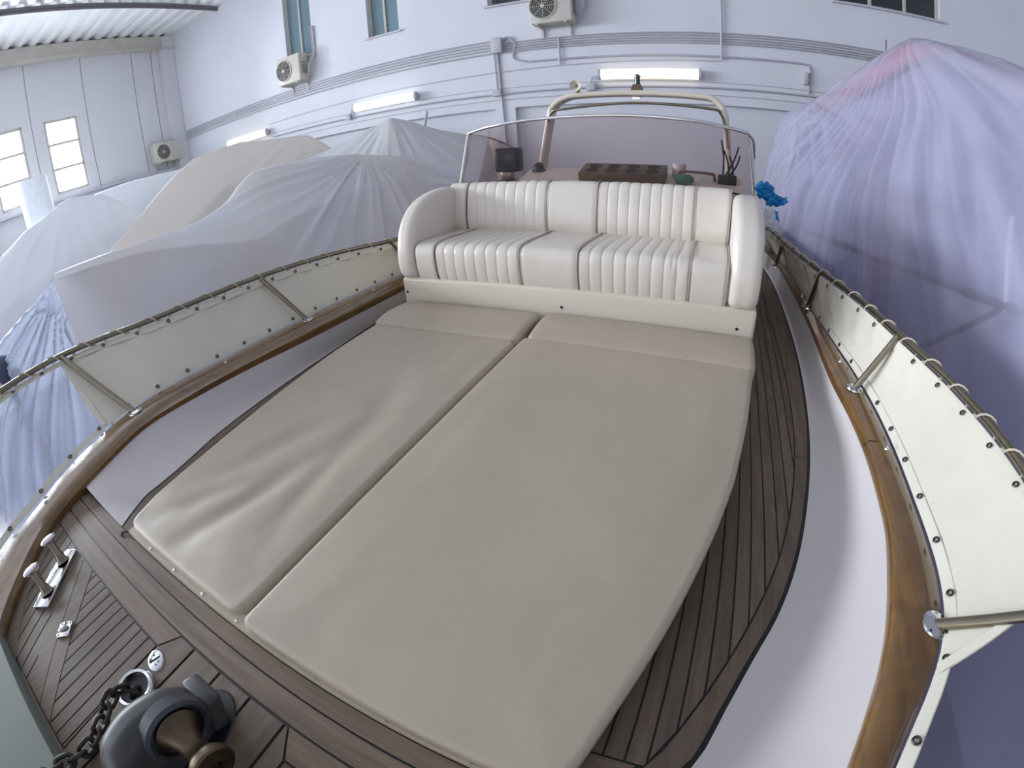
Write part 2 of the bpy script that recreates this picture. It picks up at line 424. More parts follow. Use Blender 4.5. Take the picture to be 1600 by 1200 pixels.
WN = [0]
def window(kind, a, b, z0, z1, n, frame, pane, pos, back=True, rows=1, bm_='room_dark'):
    """window with a frame and panes; kind 'x' = in the back wall, 'y' = in the left wall"""
    WN[0] += 1
    root = empty('window_%d' % WN[0]); room(root); root['kind'] = 'structure'
    f = MB(); w = 0.05 if kind == 'x' else 0.08; dpt = 0.06
    def bx(c, d, m=f):
        if kind == 'x': m.box((c[0], pos + 0.12, c[1]), (d[0], dpt, d[1]), bev=0.004, seg=1)
        else: m.box((pos - 0.06, c[0], c[1]), (dpt, d[0], d[1]), bev=0.004, seg=1)
    bx(((a + b) / 2, z0 + w / 2), (b - a, w)); bx(((a + b) / 2, z1 - w / 2), (b - a, w))
    bx((a + w / 2, (z0 + z1) / 2), (w, z1 - z0)); bx((b - w / 2, (z0 + z1) / 2), (w, z1 - z0))
    for k in range(1, n): bx((a + (b - a) * k / n, (z0 + z1) / 2), (w * 1.1, z1 - z0))
    for k in range(1, rows): bx(((a + b) / 2, z0 + (z1 - z0) * k / rows), (b - a, w * (1.0 if kind == 'y' else .7)))
    o = f.out('window_frame', frame, root, False)
    g = MB()
    for k in range(n):
        a1 = a + (b - a) * k / n + w / 2; b1 = a + (b - a) * (k + 1) / n - w / 2
        g = MB()
        if kind == 'x': g.box(((a1 + b1) / 2, pos + 0.13, (z0 + z1) / 2), (b1 - a1, 0.006, z1 - z0 - w))
        else: g.box((pos - 0.07, (a1 + b1) / 2, (z0 + z1) / 2), (0.006, b1 - a1, z1 - z0 - w))
        g.out('window_pane', pane, root, False)
    if back:
        MB().box(((a + b) / 2, pos + (0.55 if bm_ == 'room_dark' else 0.155), (z0 + z1) / 2), (b - a + (0.3 if bm_ == 'room_dark' else 0), 0.02, z1 - z0 + 0.1)).out('window_backing', M[bm_], root, False)  # dark board painted as the unlit room behind; a curtain where one is named
        MB().box(((a + b) / 2, pos - 0.01, z0 - 0.02), (b - a + 0.14, 0.10, 0.04), bev=0.006).out('window_sill', M['box'], root, False)
    return root
window('x', -9.39, -8.47, 2.80, 4.6, 2, M['alu'], M['frosted'], D, bm_='curtain')
window('x', -6.77, -5.95, 2.72, 4.6, 2, M['alu'], M['frosted'], D, bm_='curtain')
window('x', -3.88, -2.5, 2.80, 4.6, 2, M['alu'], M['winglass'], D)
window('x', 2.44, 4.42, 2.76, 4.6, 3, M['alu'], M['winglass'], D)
for k, wy in enumerate(WIN_Y):
    window('y', wy - 0.52, wy + 0.52, 1.10, 3.2, 1, M['alu'], M['clear'], XL, back=False, rows=3)

# conduits, boxes, cables on the back wall
ORD = ['topmost', 'second from the top', 'third from the top', 'fourth from the top', 'lowest']
def rthing(name, mb, m, label, cat, group=None, smooth=True):
    o = mb.out(name, m, None, smooth); room(o); tagset(o, label, cat, group); return o
def rempty(name, label, cat, group=None):
    e = empty(name); room(e); return tagset(e, label, cat, group)
for k, z in enumerate((2.06, 2.0, 1.94, 1.88, 1.81)):
    rthing('conduit', MB().tube([(-14.6, D - 0.03, z - 0.02), (-3.80, D - 0.03, z)], 0.015, 8), M['conduit'],
           'grey conduit, %s of five left of the tall junction box' % ORD[k], 'pipe', 'conduits left of the tall junction box')
for k, z in enumerate((1.985, 1.94, 1.89, 1.845, 1.80)):
    rthing('conduit', MB().tube([(-3.6, D - 0.03, z), (8.9, D - 0.03, z - 0.03)], 0.014, 8), M['conduit'],
           'grey conduit, %s of five right of the tall junction box' % ORD[k], 'pipe', 'conduits right of the tall junction box')
rthing('junction_box', MB().box((-3.71, D - 0.07, 1.95), (0.22, 0.14, 0.32), bev=0.02), M['box'], 'tall pale grey junction box where the conduit bundles meet', 'junction box')
loop = crom([(-3.6, D - 0.03, 2.03), (-3.5, D - 0.05, 2.1), (-3.36, D - 0.03, 1.95), (-3.40, D - 0.03, 1.66), (-3.1, D - 0.03, 1.56)], 20)
rthing('conduit', MB().tube(loop + [Vector((1.80, D - 0.03, 1.545))] + crom([(1.86, D - 0.03, 1.54), (1.95, D - 0.03, 1.52), (1.975, D - 0.03, 1.42)], 8)[0:] + [Vector((1.965, D - 0.03, 1.02))], 0.02, 8), M['conduit'],
       'long conduit under the bundle that bends down at its right end', 'pipe')
rthing('conduit', MB().tube([(-10.3, D - 0.03, 0.99), (-3.75, D - 0.03, 0.97), (2.2, D - 0.03, 0.985), (8.9, D - 0.03, 1.0)], 0.018, 8), M['conduit'],
       'single conduit running behind and below the wall lamps', 'pipe')
for z, lab in ((1.09, 'thin cable just above the lamp conduit'), (0.86, 'thin cable just below the lamp conduit')):
    rthing('cable', MB().tube([(-10.3, D - 0.01, z), (-3.7, D - 0.01, z - 0.01), (2.5, D - 0.01, z - 0.01)], 0.006, 6), M['conduit'], lab + ' on the back wall', 'cable')
rthing('cable', MB().tube([(-10.4, D - 0.012, 1.36), (-3.5, D - 0.012, 1.42), (0.4, D - 0.012, 1.47)], 0.010, 6), M['box'], 'thin pale cable above the wall lamps', 'cable')
rthing('conduit', MB().tube([(-3.73, D - 0.03, 1.8), (-3.68, D - 0.03, 0.5), (-3.63, D - 0.03, -0.6)], 0.02, 8), M['conduit'], 'vertical conduit going down from the tall junction box', 'pipe')
rthing('conduit', MB().tube([(-3.80, D - 0.03, 1.8), (-3.78, D - 0.03, 1.0)], 0.016, 8), M['box'], 'short pale conduit beside the vertical one below the tall box', 'pipe')
rthing('conduit', MB().tube([(-2.49, D - 0.045, 1.96), (-2.49, D - 0.045, 1.45)], 0.022, 8), M['box'], 'short vertical conduit under the middle air conditioner', 'pipe')
rthing('conduit', MB().tube([(0.44, D - 0.045, 4.6), (0.42, D - 0.045, 1.49)], 0.022, 8), M['box'], 'vertical conduit above the bright lamp crossing the bundle', 'pipe')
for x, z, w, h, lab in ((-3.78, 1.0, 0.18, 0.14, 'small junction box on the vertical conduit'), (-7.55, 1.0, 0.15, 0.12, 'small junction box beside the cool white lamp'),
                        (-1.92, 0.98, 0.17, 0.14, 'small junction box beside the warm lamp over the windscreen'), (1.9, 1.28, 0.09, 0.22, 'narrow switch box on the bent conduit')):
    rthing('junction_box', MB().box((x, D - 0.05, z), (w, 0.09, h), bev=0.015), M['box'], lab, 'junction box')

def lamp(x0, x1, z, m, label, wire):
    root = rempty('tube_lamp', label, 'lamp', None)
    hb = MB().box(((x0 + x1) / 2, D - 0.06, z), (x1 - x0, 0.09, 0.14), bev=0.03, seg=3); hb.out('housing', M['box'], root)
    h = 0.19; dz = 0.095
    pr = []
    for k in range(17):
        a = PI * k / 16; pr.append((D - 0.10 - 0.085 * math.sin(a) ** 0.7, z + dz * math.cos(a)))
    df = MB().extr(pr, 'x', x0 + 0.03, x1 - 0.03); df.out('diffuser', m, root)
    for xx in (x0 + 0.015, x1 - 0.015):
        MB().extr([(q[0] - 0.0, z + (q[1] - z) * 1.05) for q in pr], 'x', xx - 0.025, xx + 0.025).out('end_cap', M['box'], root)
    if wire:
        MB().tube(crom([(x0, D - 0.06, z - 0.02), (x0 - 0.12, D - 0.05, z - 0.03), (x0 - 0.17, D - 0.05, z - 0.12), (x0 - 0.16, D - 0.04, 1.05)], 14), 0.014, 6).out('supply_cable', M['conduit'], root)
    return root
lamp(-1.75, 0.06, 1.20, M['lamp_warm'], 'warm white tube lamp on the wall directly above the windscreen', True)
lamp(-7.31, -5.59, 1.175, M['lamp_cool'], 'cool white tube lamp on the wall above the wrapped boats', True)
lamp(-12.27, -10.40, 1.16, M['lamp_warm'], 'leftmost tube lamp, half hidden by the beige boat cover', False)

def ac_unit(w, h, d, loc, rz, label):
    """front faces -Y of its own frame, back at y=0"""
    root = empty('air_conditioner'); root.location = Matrix.Translation((CX, 0, 0)) @ Matrix.Rotation(RA, 4, 'Z') @ Vector(loc)
    root.rotation_euler = (0, 0, RA + rz); tagset(root, label, 'air conditioner')
    MB().box((0, -d / 2 - 0.05, h / 2), (w, d, h), bev=0.03, seg=3).out('casing', M['ac'], root)
    cx = -w * 0.18; r = h * 0.36; yf = -d - 0.052
    MB().lathe([(r * 1.08, 0), (r * 1.08, 0.02), (r, 0.022), (r, -0.05)], Matrix.Translation((cx, yf, h / 2)) @ Matrix.Rotation(PI / 2, 4, 'X')).out('fan_ring', M['ac'], root)
    MB().lathe([(0, 0.006), (r, 0.006), (r, 0)], Matrix.Translation((cx, yf, h / 2)) @ Matrix.Rotation(PI / 2, 4, 'X')).out('fan_opening', M['ac_dark'], root)
    g = MB()
    for k in range(1, 7):
        rr = r * k / 6.5
        g.tube([(cx + rr * math.cos(t * PI / 12), yf - 0.014, h / 2 + rr * math.sin(t * PI / 12)) for t in range(24)], 0.004, 5, closed=True)
    for k in range(8):
        a = k * PI / 4; g.tube([(cx, yf - 0.014, h / 2), (cx + r * math.cos(a), yf - 0.014, h / 2 + r * math.sin(a))], 0.004, 5)
    g.out('fan_guard', M['ac'], root)
    MB().cyl((cx, yf - 0.01, h / 2), (cx, yf - 0.03, h / 2), r * 0.17).out('fan_hub', M['ac'], root)
    f = MB()
    for k in range(8): f.box((w / 2 + 0.002, -d / 2 - 0.05, h * 0.25 + k * h * 0.06), (0.008, d * 0.6, 0.012))
    f.out('side_louvre', M['ac_dark'], root)
    for sx in (-0.34, 0.34):
        MB().extr([(0, 0), (-d - 0.08, 0), (-d - 0.08, -0.03), (-0.06, -0.05), (-0.03, -h * 0.35), (0, -h * 0.35)], 'x', sx * w - 0.02, sx * w + 0.02).out('wall_bracket', M['ac'], root, False)
    MB().tube(crom([(w / 2, -d * 0.4, h * 0.25), (w / 2 + 0.10, -d * 0.5, h * 0.3), (w / 2 + 0.17, -0.2, h * 0.55), (w / 2 + 0.22, -0.04, h * 0.95), (w / 2 + 0.22, -0.04, h * 1.9)], 18), 0.022, 8).out('pipe', M['box'], root)
    MB().tube(crom([(w / 2, -d * 0.4, h * 0.15), (w / 2 + 0.08, -d * 0.45, h * 0.15), (w / 2 + 0.14, -0.14, h * 0.45), (w / 2 + 0.17, -0.04, h * 0.95), (w / 2 + 0.17, -0.04, h * 1.9)], 18), 0.016, 8).out('pipe', M['box'], root)
    return root
ac_unit(0.78, 0.66, 0.33, (-2.52, D, 2.2), 0, 'outdoor air conditioner high on the wall at the top middle')
ac_unit(0.80, 0.70, 0.33, (-9.02, D, 2.15), 0, 'outdoor air conditioner under the left pair of windows')
ac_unit(0.95, 0.64, 0.35, (XL + 0.0, 8.17, 1.2), PI / 2, 'outdoor air conditioner low on the left panelled wall')

# ------------------------------------------------------------------ our boat
boat = empty('motor_boat', (0, 0, 0))
tagset(boat, 'cream motor boat with teak foredeck and varnished cap rail filling the foreground', 'boat')
ZD = [(-.9, -.985), (-.5, -.985), (-.2, -.985), (0, -.985), (.09, -.985), (.12, -.987), (.17, -.995), (.3, -1.03), (.42, -1.05), (.7, -1.085), (1.1, -1.13), (1.6, -1.165), (2.2, -1.185), (5, -1.2), (9, -1.2)]
ZCB = [(-.9, -.975), (-.4, -.975), (-.1, -.974), (.05, -.970), (.3, -.955), (.65, -.953), (1.2, -.982), (2, -1.005), (3, -1.02), (5, -1.03), (9, -1.03)]
ZCT = [(-.9, -.945), (0, -.94), (.3, -.924), (.65, -.923), (.95, -.938), (1.2, -.952), (2, -.975), (3, -.99), (5, -1.0), (9, -1.0)]
zd = lambda y: interp(y, ZD)
zcb = lambda y: interp(y, ZCB)
zct = lambda y: interp(y, ZCT)
BOW = [(-.90, .06), (-.80, .22), (-.66, .44), (-.468, .714), (-.379, .845), (-.255, .988), (-.087, 1.15), (.068, 1.235)]
CB = {-1: BOW + [(.3, 1.312), (.568, 1.405), (.829, 1.425), (1.097, 1.437), (1.43, 1.432), (1.777, 1.41), (2.2, 1.398), (2.7, 1.396), (3.5, 1.385), (5, 1.30), (8.5, 1.1)],
      1: BOW + [(.348, 1.318), (.482, 1.363), (.6, 1.403), (.734, 1.44), (.891, 1.473), (1.08, 1.508), (1.27, 1.521), (1.5, 1.528), (1.77, 1.52), (2.12, 1.496), (2.93, 1.491), (3.85, 1.464), (4.54, 1.425), (5.1, 1.356), (8.5, 1.1)]}
CI = {-1: [(a, b + .02) for a, b in BOW] + [(.332, 1.348), (.607, 1.455), (.887, 1.492), (1.153, 1.500), (1.474, 1.487), (1.814, 1.485), (2.28, 1.463), (2.8, 1.462), (5, 1.36), (8.5, 1.15)],
      1: [(a, b + .015) for a, b in BOW] + [(.348, 1.332), (.6, 1.42), (.915, 1.488), (1.1, 1.524), (1.34, 1.533), (1.78, 1.537), (2.29, 1.52), (3.7, 1.494), (5.1, 1.376), (8.5, 1.17)]}
CO = {-1: [(-.9, .10), (-.85, .34), (-.66, .72), (-.48, 1.0), (-.306, 1.213), (-.179, 1.301), (-.056, 1.361), (.085, 1.45), (.24, 1.51), (.42, 1.574), (.63, 1.63), (.93, 1.66), (1.24, 1.648), (1.5, 1.642), (1.94, 1.635), (2.43, 1.6), (2.9, 1.577), (5, 1.45), (8.5, 1.25)],
      1: [(-.9, .10), (-.85, .30), (-.66, .60), (-.48, .86), (-.306, 1.03), (-.1, 1.19), (.1, 1.295), (.24, 1.36), (.345, 1.411), (.432, 1.454), (.527, 1.507), (.64, 1.563), (.75, 1.60), (.887, 1.623), (1.04, 1.632), (1.26, 1.637), (1.5, 1.642), (1.81, 1.638), (2.18, 1.615), (2.57, 1.577), (3.17, 1.530), (3.89, 1.499), (5.14, 1.413), (8.5, 1.25)]}
TK = [(.165, .86), (.321, 1.0), (.339, 1.01), (.476, 1.053), (.637, 1.11), (.803, 1.177), (1.025, 1.244), (1.37, 1.314), (1.734, 1.366), (2.08, 1.396), (2.69, 1.423), (3.485, 1.425), (4.345, 1.4), (4.92, 1.351), (8.5, 1.10)]
TI = [(.165, .80), (.297, .917), (.462, .995), (.626, 1.061), (.79, 1.121), (1.012, 1.191), (1.281, 1.249), (1.62, 1.296), (1.99, 1.320), (2.4, 1.325), (3.3, 1.309), (4.29, 1.281), (8.5, 1.0)]

def yrange(a, b, n): return [a + (b - a) * k / (n - 1) for k in range(n)]
for s, nm in ((-1, 'left'), (1, 'right')):
    P = []
    for y in yrange(-.9, 8.5, 240):
        xb = interp(y, CB[s]); xi = interp(y, CI[s]); xo = interp(y, CO[s]); z0 = zcb(y); z1 = zct(y)
        xo = max(xo, xi + .03)
        sec = [(xb + .03, z0 - .055), (xb + .004, z0 - .03), (xb, z0), (xb + .002, z0 + .012), (xi - .006, z1 - .010), (xi + .004, z1 - .002), ((xi + xo) / 2, z1 + .006), (xo - .012, z1 + .001), (xo - .002, z1 - .008), (xo + .002, z1 - .03), (xo - .01, z1 - .055), (xb + .03, z0 - .055)]
        P.append([(s * a, y, b) for a, b in sec])
    o = MB().grid(P).out('cap_rail', M['varnish'], boat); o['label'] = 'varnished wooden cap rail on the %s side' % nm
    # seams between lengths of the rail
    P = []
    for y in yrange(.165, 8.5, 160):
        xa = interp(y, TK) + .012; xb = interp(y, CB[s]) + .012; z0 = zd(y) - .002; z1 = zcb(y) - .004
        row = []
        for k in range(9):
            u = k / 8; row.append((s * (xa + (xb - xa) * u), y, z0 + (z1 - z0) * (u ** 1.9)))
        P.append(row)
    o = MB().grid(P).out('waterway', M['gel_white'], boat); o['label'] = 'white coved waterway beside the side deck'
    # hull side
    P = []
    for y in yrange(-.9, 8.5, 60):
        xo = interp(y, CO[s]) - .012; z1 = zct(y) - .05
        fl = .55 + .45 * min(1, max(0, (y + .9) / 4))
        P.append([(s * xo, y, z1), (s * (xo * .97), y + .03 * (1 - fl), z1 - .25), (s * xo * (.35 + .55 * fl), y + .25 * (1 - fl), z1 - .8), (s * xo * .6 * fl, y + .4 * (1 - fl), z1 - 1.2), (0, y + .5 * (1 - fl), z1 - 1.4)])
    MB().grid(P).out('hull_side', M['hull'], boat)
MB().tube([(1.522, 1.548, zcb(1.55) + .004), (1.54, 1.547, zct(1.55) + .001), (1.58, 1.545, zct(1.545) + .0045), (1.636, 1.535, zct(1.535) - .001)], 0.0016, 6).out('rail_joint', M['caulk'], boat)

# teak planking -------------------------------------------------------
def clip(poly, nx, ny, c):
    out = []
    n = len(poly)
    for i in range(n):
        a = poly[i]; b = poly[(i + 1) % n]
        da = nx * a[0] + ny * a[1] - c; db = nx * b[0] + ny * b[1] - c
        if da <= 0: out.append(a)
        if (da < 0 and db > 0) or (da > 0 and db < 0):
            t = da / (da - db); out.append((a[0] + (b[0] - a[0]) * t, a[1] + (b[1] - a[1]) * t))
    return out

def plank_mesh(polys, thick=.006, lift=.0, step=.12):
    bm = bmesh.new()
    for poly in polys:
        q = []
        for p in poly:
            if not q or (abs(p[0] - q[-1][0]) + abs(p[1] - q[-1][1])) > 1e-5: q.append(p)
        if len(q) > 2 and (abs(q[0][0] - q[-1][0]) + abs(q[0][1] - q[-1][1])) < 1e-5: q.pop()
        if len(q) < 3: continue
        ar = abs(sum(q[i][0] * q[(i + 1) % len(q)][1] - q[(i + 1) % len(q)][0] * q[i][1] for i in range(len(q)))) / 2
        if ar < 2e-5: continue
        try: bm.faces.new([bm.verts.new((p[0], p[1], 0)) for p in q])
        except Exception: pass
    ys = [v.co.y for v in bm.verts]
    y = math.floor(min(ys) / step) * step
    while y < max(ys):
        bmesh.ops.bisect_plane(bm, geom=bm.verts[:] + bm.edges[:] + bm.faces[:], plane_co=(0, y, 0), plane_no=(0, 1, 0)); y += step
    r = bmesh.ops.extrude_face_region(bm, geom=bm.faces[:])
    for v in r['geom']:
        if isinstance(v, bmesh.types.BMVert): v.co.z += thick
    for v in bm.verts: v.co.z += zd(v.co.y) + lift - thick
    mb = MB(); mb.bm.free(); mb.bm = bm
    return mb

def strips(region, nx, ny, c0, c1, pitch, gap):
    """cut a region into planks whose edges are the lines nx*x+ny*y=c"""
    out = []; c = c0
    while c < c1:
        q = clip(clip(region, nx, ny, c + pitch - gap / 2), -nx, -ny, -(c + gap / 2))
        if len(q) > 2: out.append(q)
        c += pitch
    return out
G = .0055
YS = [.30 + .12 * k for k in range(64)]
for s, nm in ((-1, 'left'), (1, 'right')):
    outer = [(s * (interp(y, TI) - .004), y) for y in YS]
    reg = [(s * .62, .30)] + outer + [(s * .62, YS[-1])]
    polys = strips(reg, 1, 0, -1.55 if s < 0 else .60, -.60 if s < 0 else 1.55, .0458, G)
    # margin plank with butt joints
    cuts = [.165, 1.655, 4.0, YS[-1]]
    for a, b in zip(cuts, cuts[1:]):
        yy = yrange(a + .002, b - .002, 26)
        polys.append([(s * (interp(y, TI) + .002), y) for y in yy] + [(s * (interp(y, TK) - .002), y) for y in yy[::-1]])
    o = plank_mesh(polys).out('side_deck_planking', M['teak'], boat, False); o['label'] = 'teak side deck with black caulked seams, %s side' % nm
    P = [[(s * .55, y, zd(y) - .004), (s * (interp(y, TK) + .014), y, zd(y) - .004), (s * (interp(y, TK) + .016), y, zd(y) - .03)] for y in yrange(.165, 8.4, 90)]
    MB().grid(P).out('deck_caulking', M['caulk'], boat, False)
    q = [(s * .62, .235), (s * .62, .295), (s * .90, .295), (s * .86, .235)]
    plank_mesh([q]).out('cross_plank', M['teak_cross'], boat, False)
# foredeck
MI = [(-.455, .60), (-.418, .67), (-.37, .757), (-.287, .902), (-.197, .985), (-.066, 1.14), (-.02, 1.178)]
def hullx(y): return interp(y, CB[-1]) + .035
polys = []
def sym(q, both=True):
    polys.append(q)
def both_sides(name, m_):
    global polys
    for sg, nm in ((1, 'left'), (-1, 'right')):
        o = plank_mesh([[(sg * p[0], p[1]) for p in q] for q in polys]).out(name, M[m_], boat, False)
    polys = []
yy = yrange(-.418, -.022, 18)
sym([(-(lerp(y, MI)), y) for y in yy] + [(-hullx(y), y) for y in yy[::-1]])                       # margin along the cap rail
both_sides('foredeck_margin_plank', 'teak')
# field A between the margin and the diagonal band
A0 = (-.936, -.022); A1 = (-.494, -.441); B0 = (-.752, -.022); B1 = (-.348, -.41)
yy = yrange(-.41, -.024, 18)
fa = [(-(lerp(y, MI)) + .004, y) for y in yy] + [(A0[0] - .004, -.024), (A1[0] - .03, -.41)]
nrm = Vector((.85, .5)).normalized()
for q in strips(fa, nrm.x, nrm.y, -1.3, -.3, .047, G): sym(q)
fb = [(B0[0] + .004, -.024), (-.262, -.024), (-.244, -.408), (B1[0] + .003, -.408)]
for q in strips(fb, 1, .02, -.90, -.2, .0456, G): sym(q)
both_sides('foredeck_planking', 'teak')
mid0 = ((A0[0] + B0[0]) / 2, -.022); mid1 = ((A1[0] + B1[0]) / 2 - .01, -.425)
sym([(A0[0] + .002, -.024), (mid0[0] - .002, -.024), (mid1[0] - .002, -.408), (A1[0] - .034, -.408)])
sym([(mid0[0] + .002, -.024), (B0[0] - .002, -.024), (B1[0] - .002, -.408), (mid1[0] + .002, -.408)])
both_sides('covering_board', 'teak')
xx = 1.36
sym([(-1.30, -.018), (-.260, -.018), (-.220, .046), (-1.32, .046)])
sym([(-.60, -.45), (-.262, -.45), (-.236, -.414), (-.60, -.414)])
both_sides('mitred_cross_plank', 'teak_cross')
sym([(-xx, .052), (xx, .052), (xx, .112), (-xx, .112)], False)
sym([(-xx, .117), (xx, .117), (xx, .163), (-xx, .163)], False)
o = plank_mesh(polys).out('cross_planks', M['teak_cross'], boat, False); polys = []
ctr = [(-.255, -.45), (-.238, -.41), (-.256, -.024), (-.215, .044), (.215, .044), (.256, -.024), (.238, -.41), (.255, -.45)]
polys = strips(ctr, 1, 0, -.266, .28, .118, .009)
o = plank_mesh(polys).out('hatch_planks', M['teak'], boat, False); polys = []
mb = MB(); yy = yrange(-.86, .167, 30)
mb.grid([[(-hullx(y), y, zd(y) - .004), (0, y, zd(y) - .004), (hullx(y), y, zd(y) - .004)] for y in yy]).out('foredeck_caulking', M['caulk'], boat, False)
# raised smooth bow platform in the near corner
P = []
mb = MB(); yy = yrange(-.86, -.424, 10)
top = [[(-interp(y, CB[-1]) - .02, y, -.930), (0, y, -.930), (interp(y, CB[-1]) + .02, y, -.930)] for y in yy]
mb.grid(top); ye = yy[-1]; xe = interp(ye, CB[-1]) + .02
mb.grid([[(-xe, ye, -.930), (xe, ye, -.930)], [(-xe, ye + .004, -.936), (xe, ye + .004, -.936)], [(-xe, ye + .004, -1.0), (xe, ye + .004, -1.0)]])
mb.out('bow_platform', M['bowgrey'], boat, True)
# moulded coachroof base under the sun pads
MB().extr([(.1655, -1.01), (.167, -.990), (.172, -.984), (.23, -.986), (.30, -1.0), (.30, -1.02)], 'x', -.80, .755).out('front_moulding', mat('moulding_beige', (176, 164, 142), .5), boat)
pl = [(.165, .845), (.3, .87), (.7, .93), (1.3, 1.0), (2.0, 1.05), (2.34, 1.06)]
P = []
for y in yrange(.168, 2.34, 30):
    x = lerp(y, pl) - .11; zt_ = -1.0 - .035 * (y - .17) / 2.1 + (-.0)
    e = -.015 if y < .18 else 0
    P.append([(-x - .015, y, zd(y) - .01), (-x, y, zt_ + e - .01), (-x + .02, y, zt_ + e), (0, y, zt_ + e), (x - .02, y, zt_ + e), (x, y, zt_ + e - .01), (x + .015, y, zd(y) - .01)])
mb = MB().grid(P)
y = .168; mb.grid([[(q[0], y - (.0 if k else 0), q[2]) for k, q in enumerate(P[0])], [(q[0], y - .006, zd(.165) - .02) for q in P[0]]])
mb.out('coachroof_moulding', M['gel'], boat)
for x in (-.62, -.45, -.28, -.11, .2, .4, .6):
    MB().lathe([(0, .003), (.004, .003), (.006, 0)], Matrix.Translation((x, .178, -.9838)), 12).out('screw', M['chrome'], boat)
MB().tube(crom([(-.80, .165, -.985), (-.815, .15, -.985), (-.81, .138, -.99), (-.79, .14, -.992)], 10), .004, 8).out('cover_hook', M['dark'], boat)

# dashboard and cockpit behind the sofa
mb = MB()
mb.extr([(3.10, -1.2), (3.10, -.50), (3.16, -.47), (3.85, -.50), (3.95, -.56), (4.15, -.95), (4.15, -1.2)], 'x', -1.08, 1.02)
mb.out('dashboard', M['gel'], boat, False)
MB().box((0, 5.6, -1.45), (2.3, 3.0, .04)).out('cockpit_sole', M['teak_cross'], boat, False)
mb = MB()
for k in range(14):
    a = 2 * PI * k / 14
pts = [(-.62 + .17 * math.cos(2 * PI * k / 28), 4.12 + .05 * math.sin(2 * PI * k / 28), -.50 + .17 * math.sin(2 * PI * k / 28)) for k in range(28)]

# ------------------------------------------------------------------ sun pads
def zpad(y): return lerp(y, [(.2, -.955), (2.3, -.99)])
def cushion(name, xl, xr, y0, y1, zt_, th, rad, parent, m, corner=.04, nx=70, ny=110, fold=None, dome=.006):
    def cosp(n): return [(.5 - .5 * math.cos(PI * k / (n - 1))) for k in range(n)]
    U = cosp(nx); V = cosp(ny); top = []
    for v in V:
        y = y0 + (y1 - y0) * v
        e = min(y - y0, y1 - y); inset = corner - math.sqrt(max(0, corner ** 2 - max(0, corner - e) ** 2)) if e < corner else 0
        a = xl(y) + inset; b = xr(y) - inset; row = []
        for u in U:
            x = a + (b - a) * u
            dx = max(0, rad - min(x - a, b - x)); dy = max(0, rad - e)
            d2 = min(rad * rad, dx * dx + dy * dy)
            z = zt_(y) - (rad - math.sqrt(rad * rad - d2))
            z += dome * min(1, min(x - a, b - x, e) / .15)
            if fold: z += fold(x, y) * min(1, min(x - a, b - x, e) / .06)
            row.append((x, y, z))
        top.append(row)
    mb = MB(); mb.grid(top)
    n, mm = len(top), len(top[0])
    ring = [top[0][j] for j in range(mm)] + [top[i][mm - 1] for i in range(1, n)] + [top[n - 1][j] for j in range(mm - 2, -1, -1)] + [top[i][0] for i in range(n - 2, 0, -1)]
    low = [(p[0], p[1], zt_(p[1]) - th + .008) for p in ring]
    lo2 = []
    cxm = sum(p[0] for p in ring) / len(ring); cym = (y0 + y1) / 2
    for p in ring:
        vx, vy = cxm - p[0], cym - p[1]; L_ = math.hypot(vx, vy)
        lo2.append((p[0] + vx / L_ * .01, p[1] + vy / L_ * .01, zt_(p[1]) - th))
    mb.grid([ring + ring[:1], low + low[:1], lo2 + lo2[:1]])
    mb.add(lo2, [tuple(range(len(lo2)))])
    bmesh.ops.remove_doubles(mb.bm, verts=mb.bm.verts, dist=.0002)
    return mb.out(name, m, parent, True, False)
def foldL(x, y):
    z = 0
    for (cx, cy, ang, w, a) in ((-.45, .55, 1.35, .05, .010), (-.60, .80, 1.2, .06, .008), (-.30, .75, 1.75, .05, .007), (-.35, 1.15, 1.9, .07, .005), (-.62, .45, 1.0, .05, .006)):
        dx, dy = x - cx, y - cy; t = dx * math.sin(ang) - dy * math.cos(ang); l = dx * math.cos(ang) + dy * math.sin(ang)
        z -= 1.9 * a * math.exp(-(t / w) ** 2) * math.exp(-(l / .28) ** 2)
    return z + .003 * noise.noise(Vector((x * 5, y * 4, 3))) + .0015 * noise.noise(Vector((x * 14, y * 12, 1)))
def foldR(x, y): return .0022 * noise.noise(Vector((x * 4, y * 3, 9))) + .0012 * noise.noise(Vector((x * 11, y * 10, 5)))
LX = [(.17, -.800), (.19, -.817), (.344, -.862), (.634, -.903), (1.178, -.983), (1.584, -1.035), (1.966, -1.055), (2.1, -1.06)]
RX = [(.17, .770), (.252, .796), (.393, .829), (.531, .865), (.667, .898), (.821, .933), (.99, .970), (1.208, 1.01), (1.599, 1.054), (2.03, 1.087), (2.2, 1.09)]
padl = tagset(empty('sun_pad', (0, 0, 0)), 'beige vinyl sun pad left of the centre seam, with soft creases', 'cushion', 'sun pads on the foredeck')
padr = tagset(empty('sun_pad', (0, 0, 0)), 'wide beige vinyl sun pad right of the centre seam, smooth', 'cushion', 'sun pads on the foredeck')
cushion('pad', lambda y: lerp(y, LX), lambda y: -.098, .186, 1.985, lambda y: zpad(y) - .008, .048, .026, padl, M['vinyl'], .05, fold=foldL)
cushion('pad', lambda y: -.076, lambda y: lerp(y, RX), .176, 2.025, lambda y: zpad(y) + .002, .050, .018, padr, M['vinyl'], .03, fold=foldR)
def zb(y): return -.962
cushion('bolster', lambda y: -1.075 + .03 * max(0, (y - 2.1) / .2), lambda y: -.092, 1.972, 2.325, lambda y: zpad(2.0) - .006 + .032 * math.sin(PI * min(1, max(0, (y - 1.95) / .30)) * .62), .075, .03, padl, M['vinyl'], .05, 60, 40)
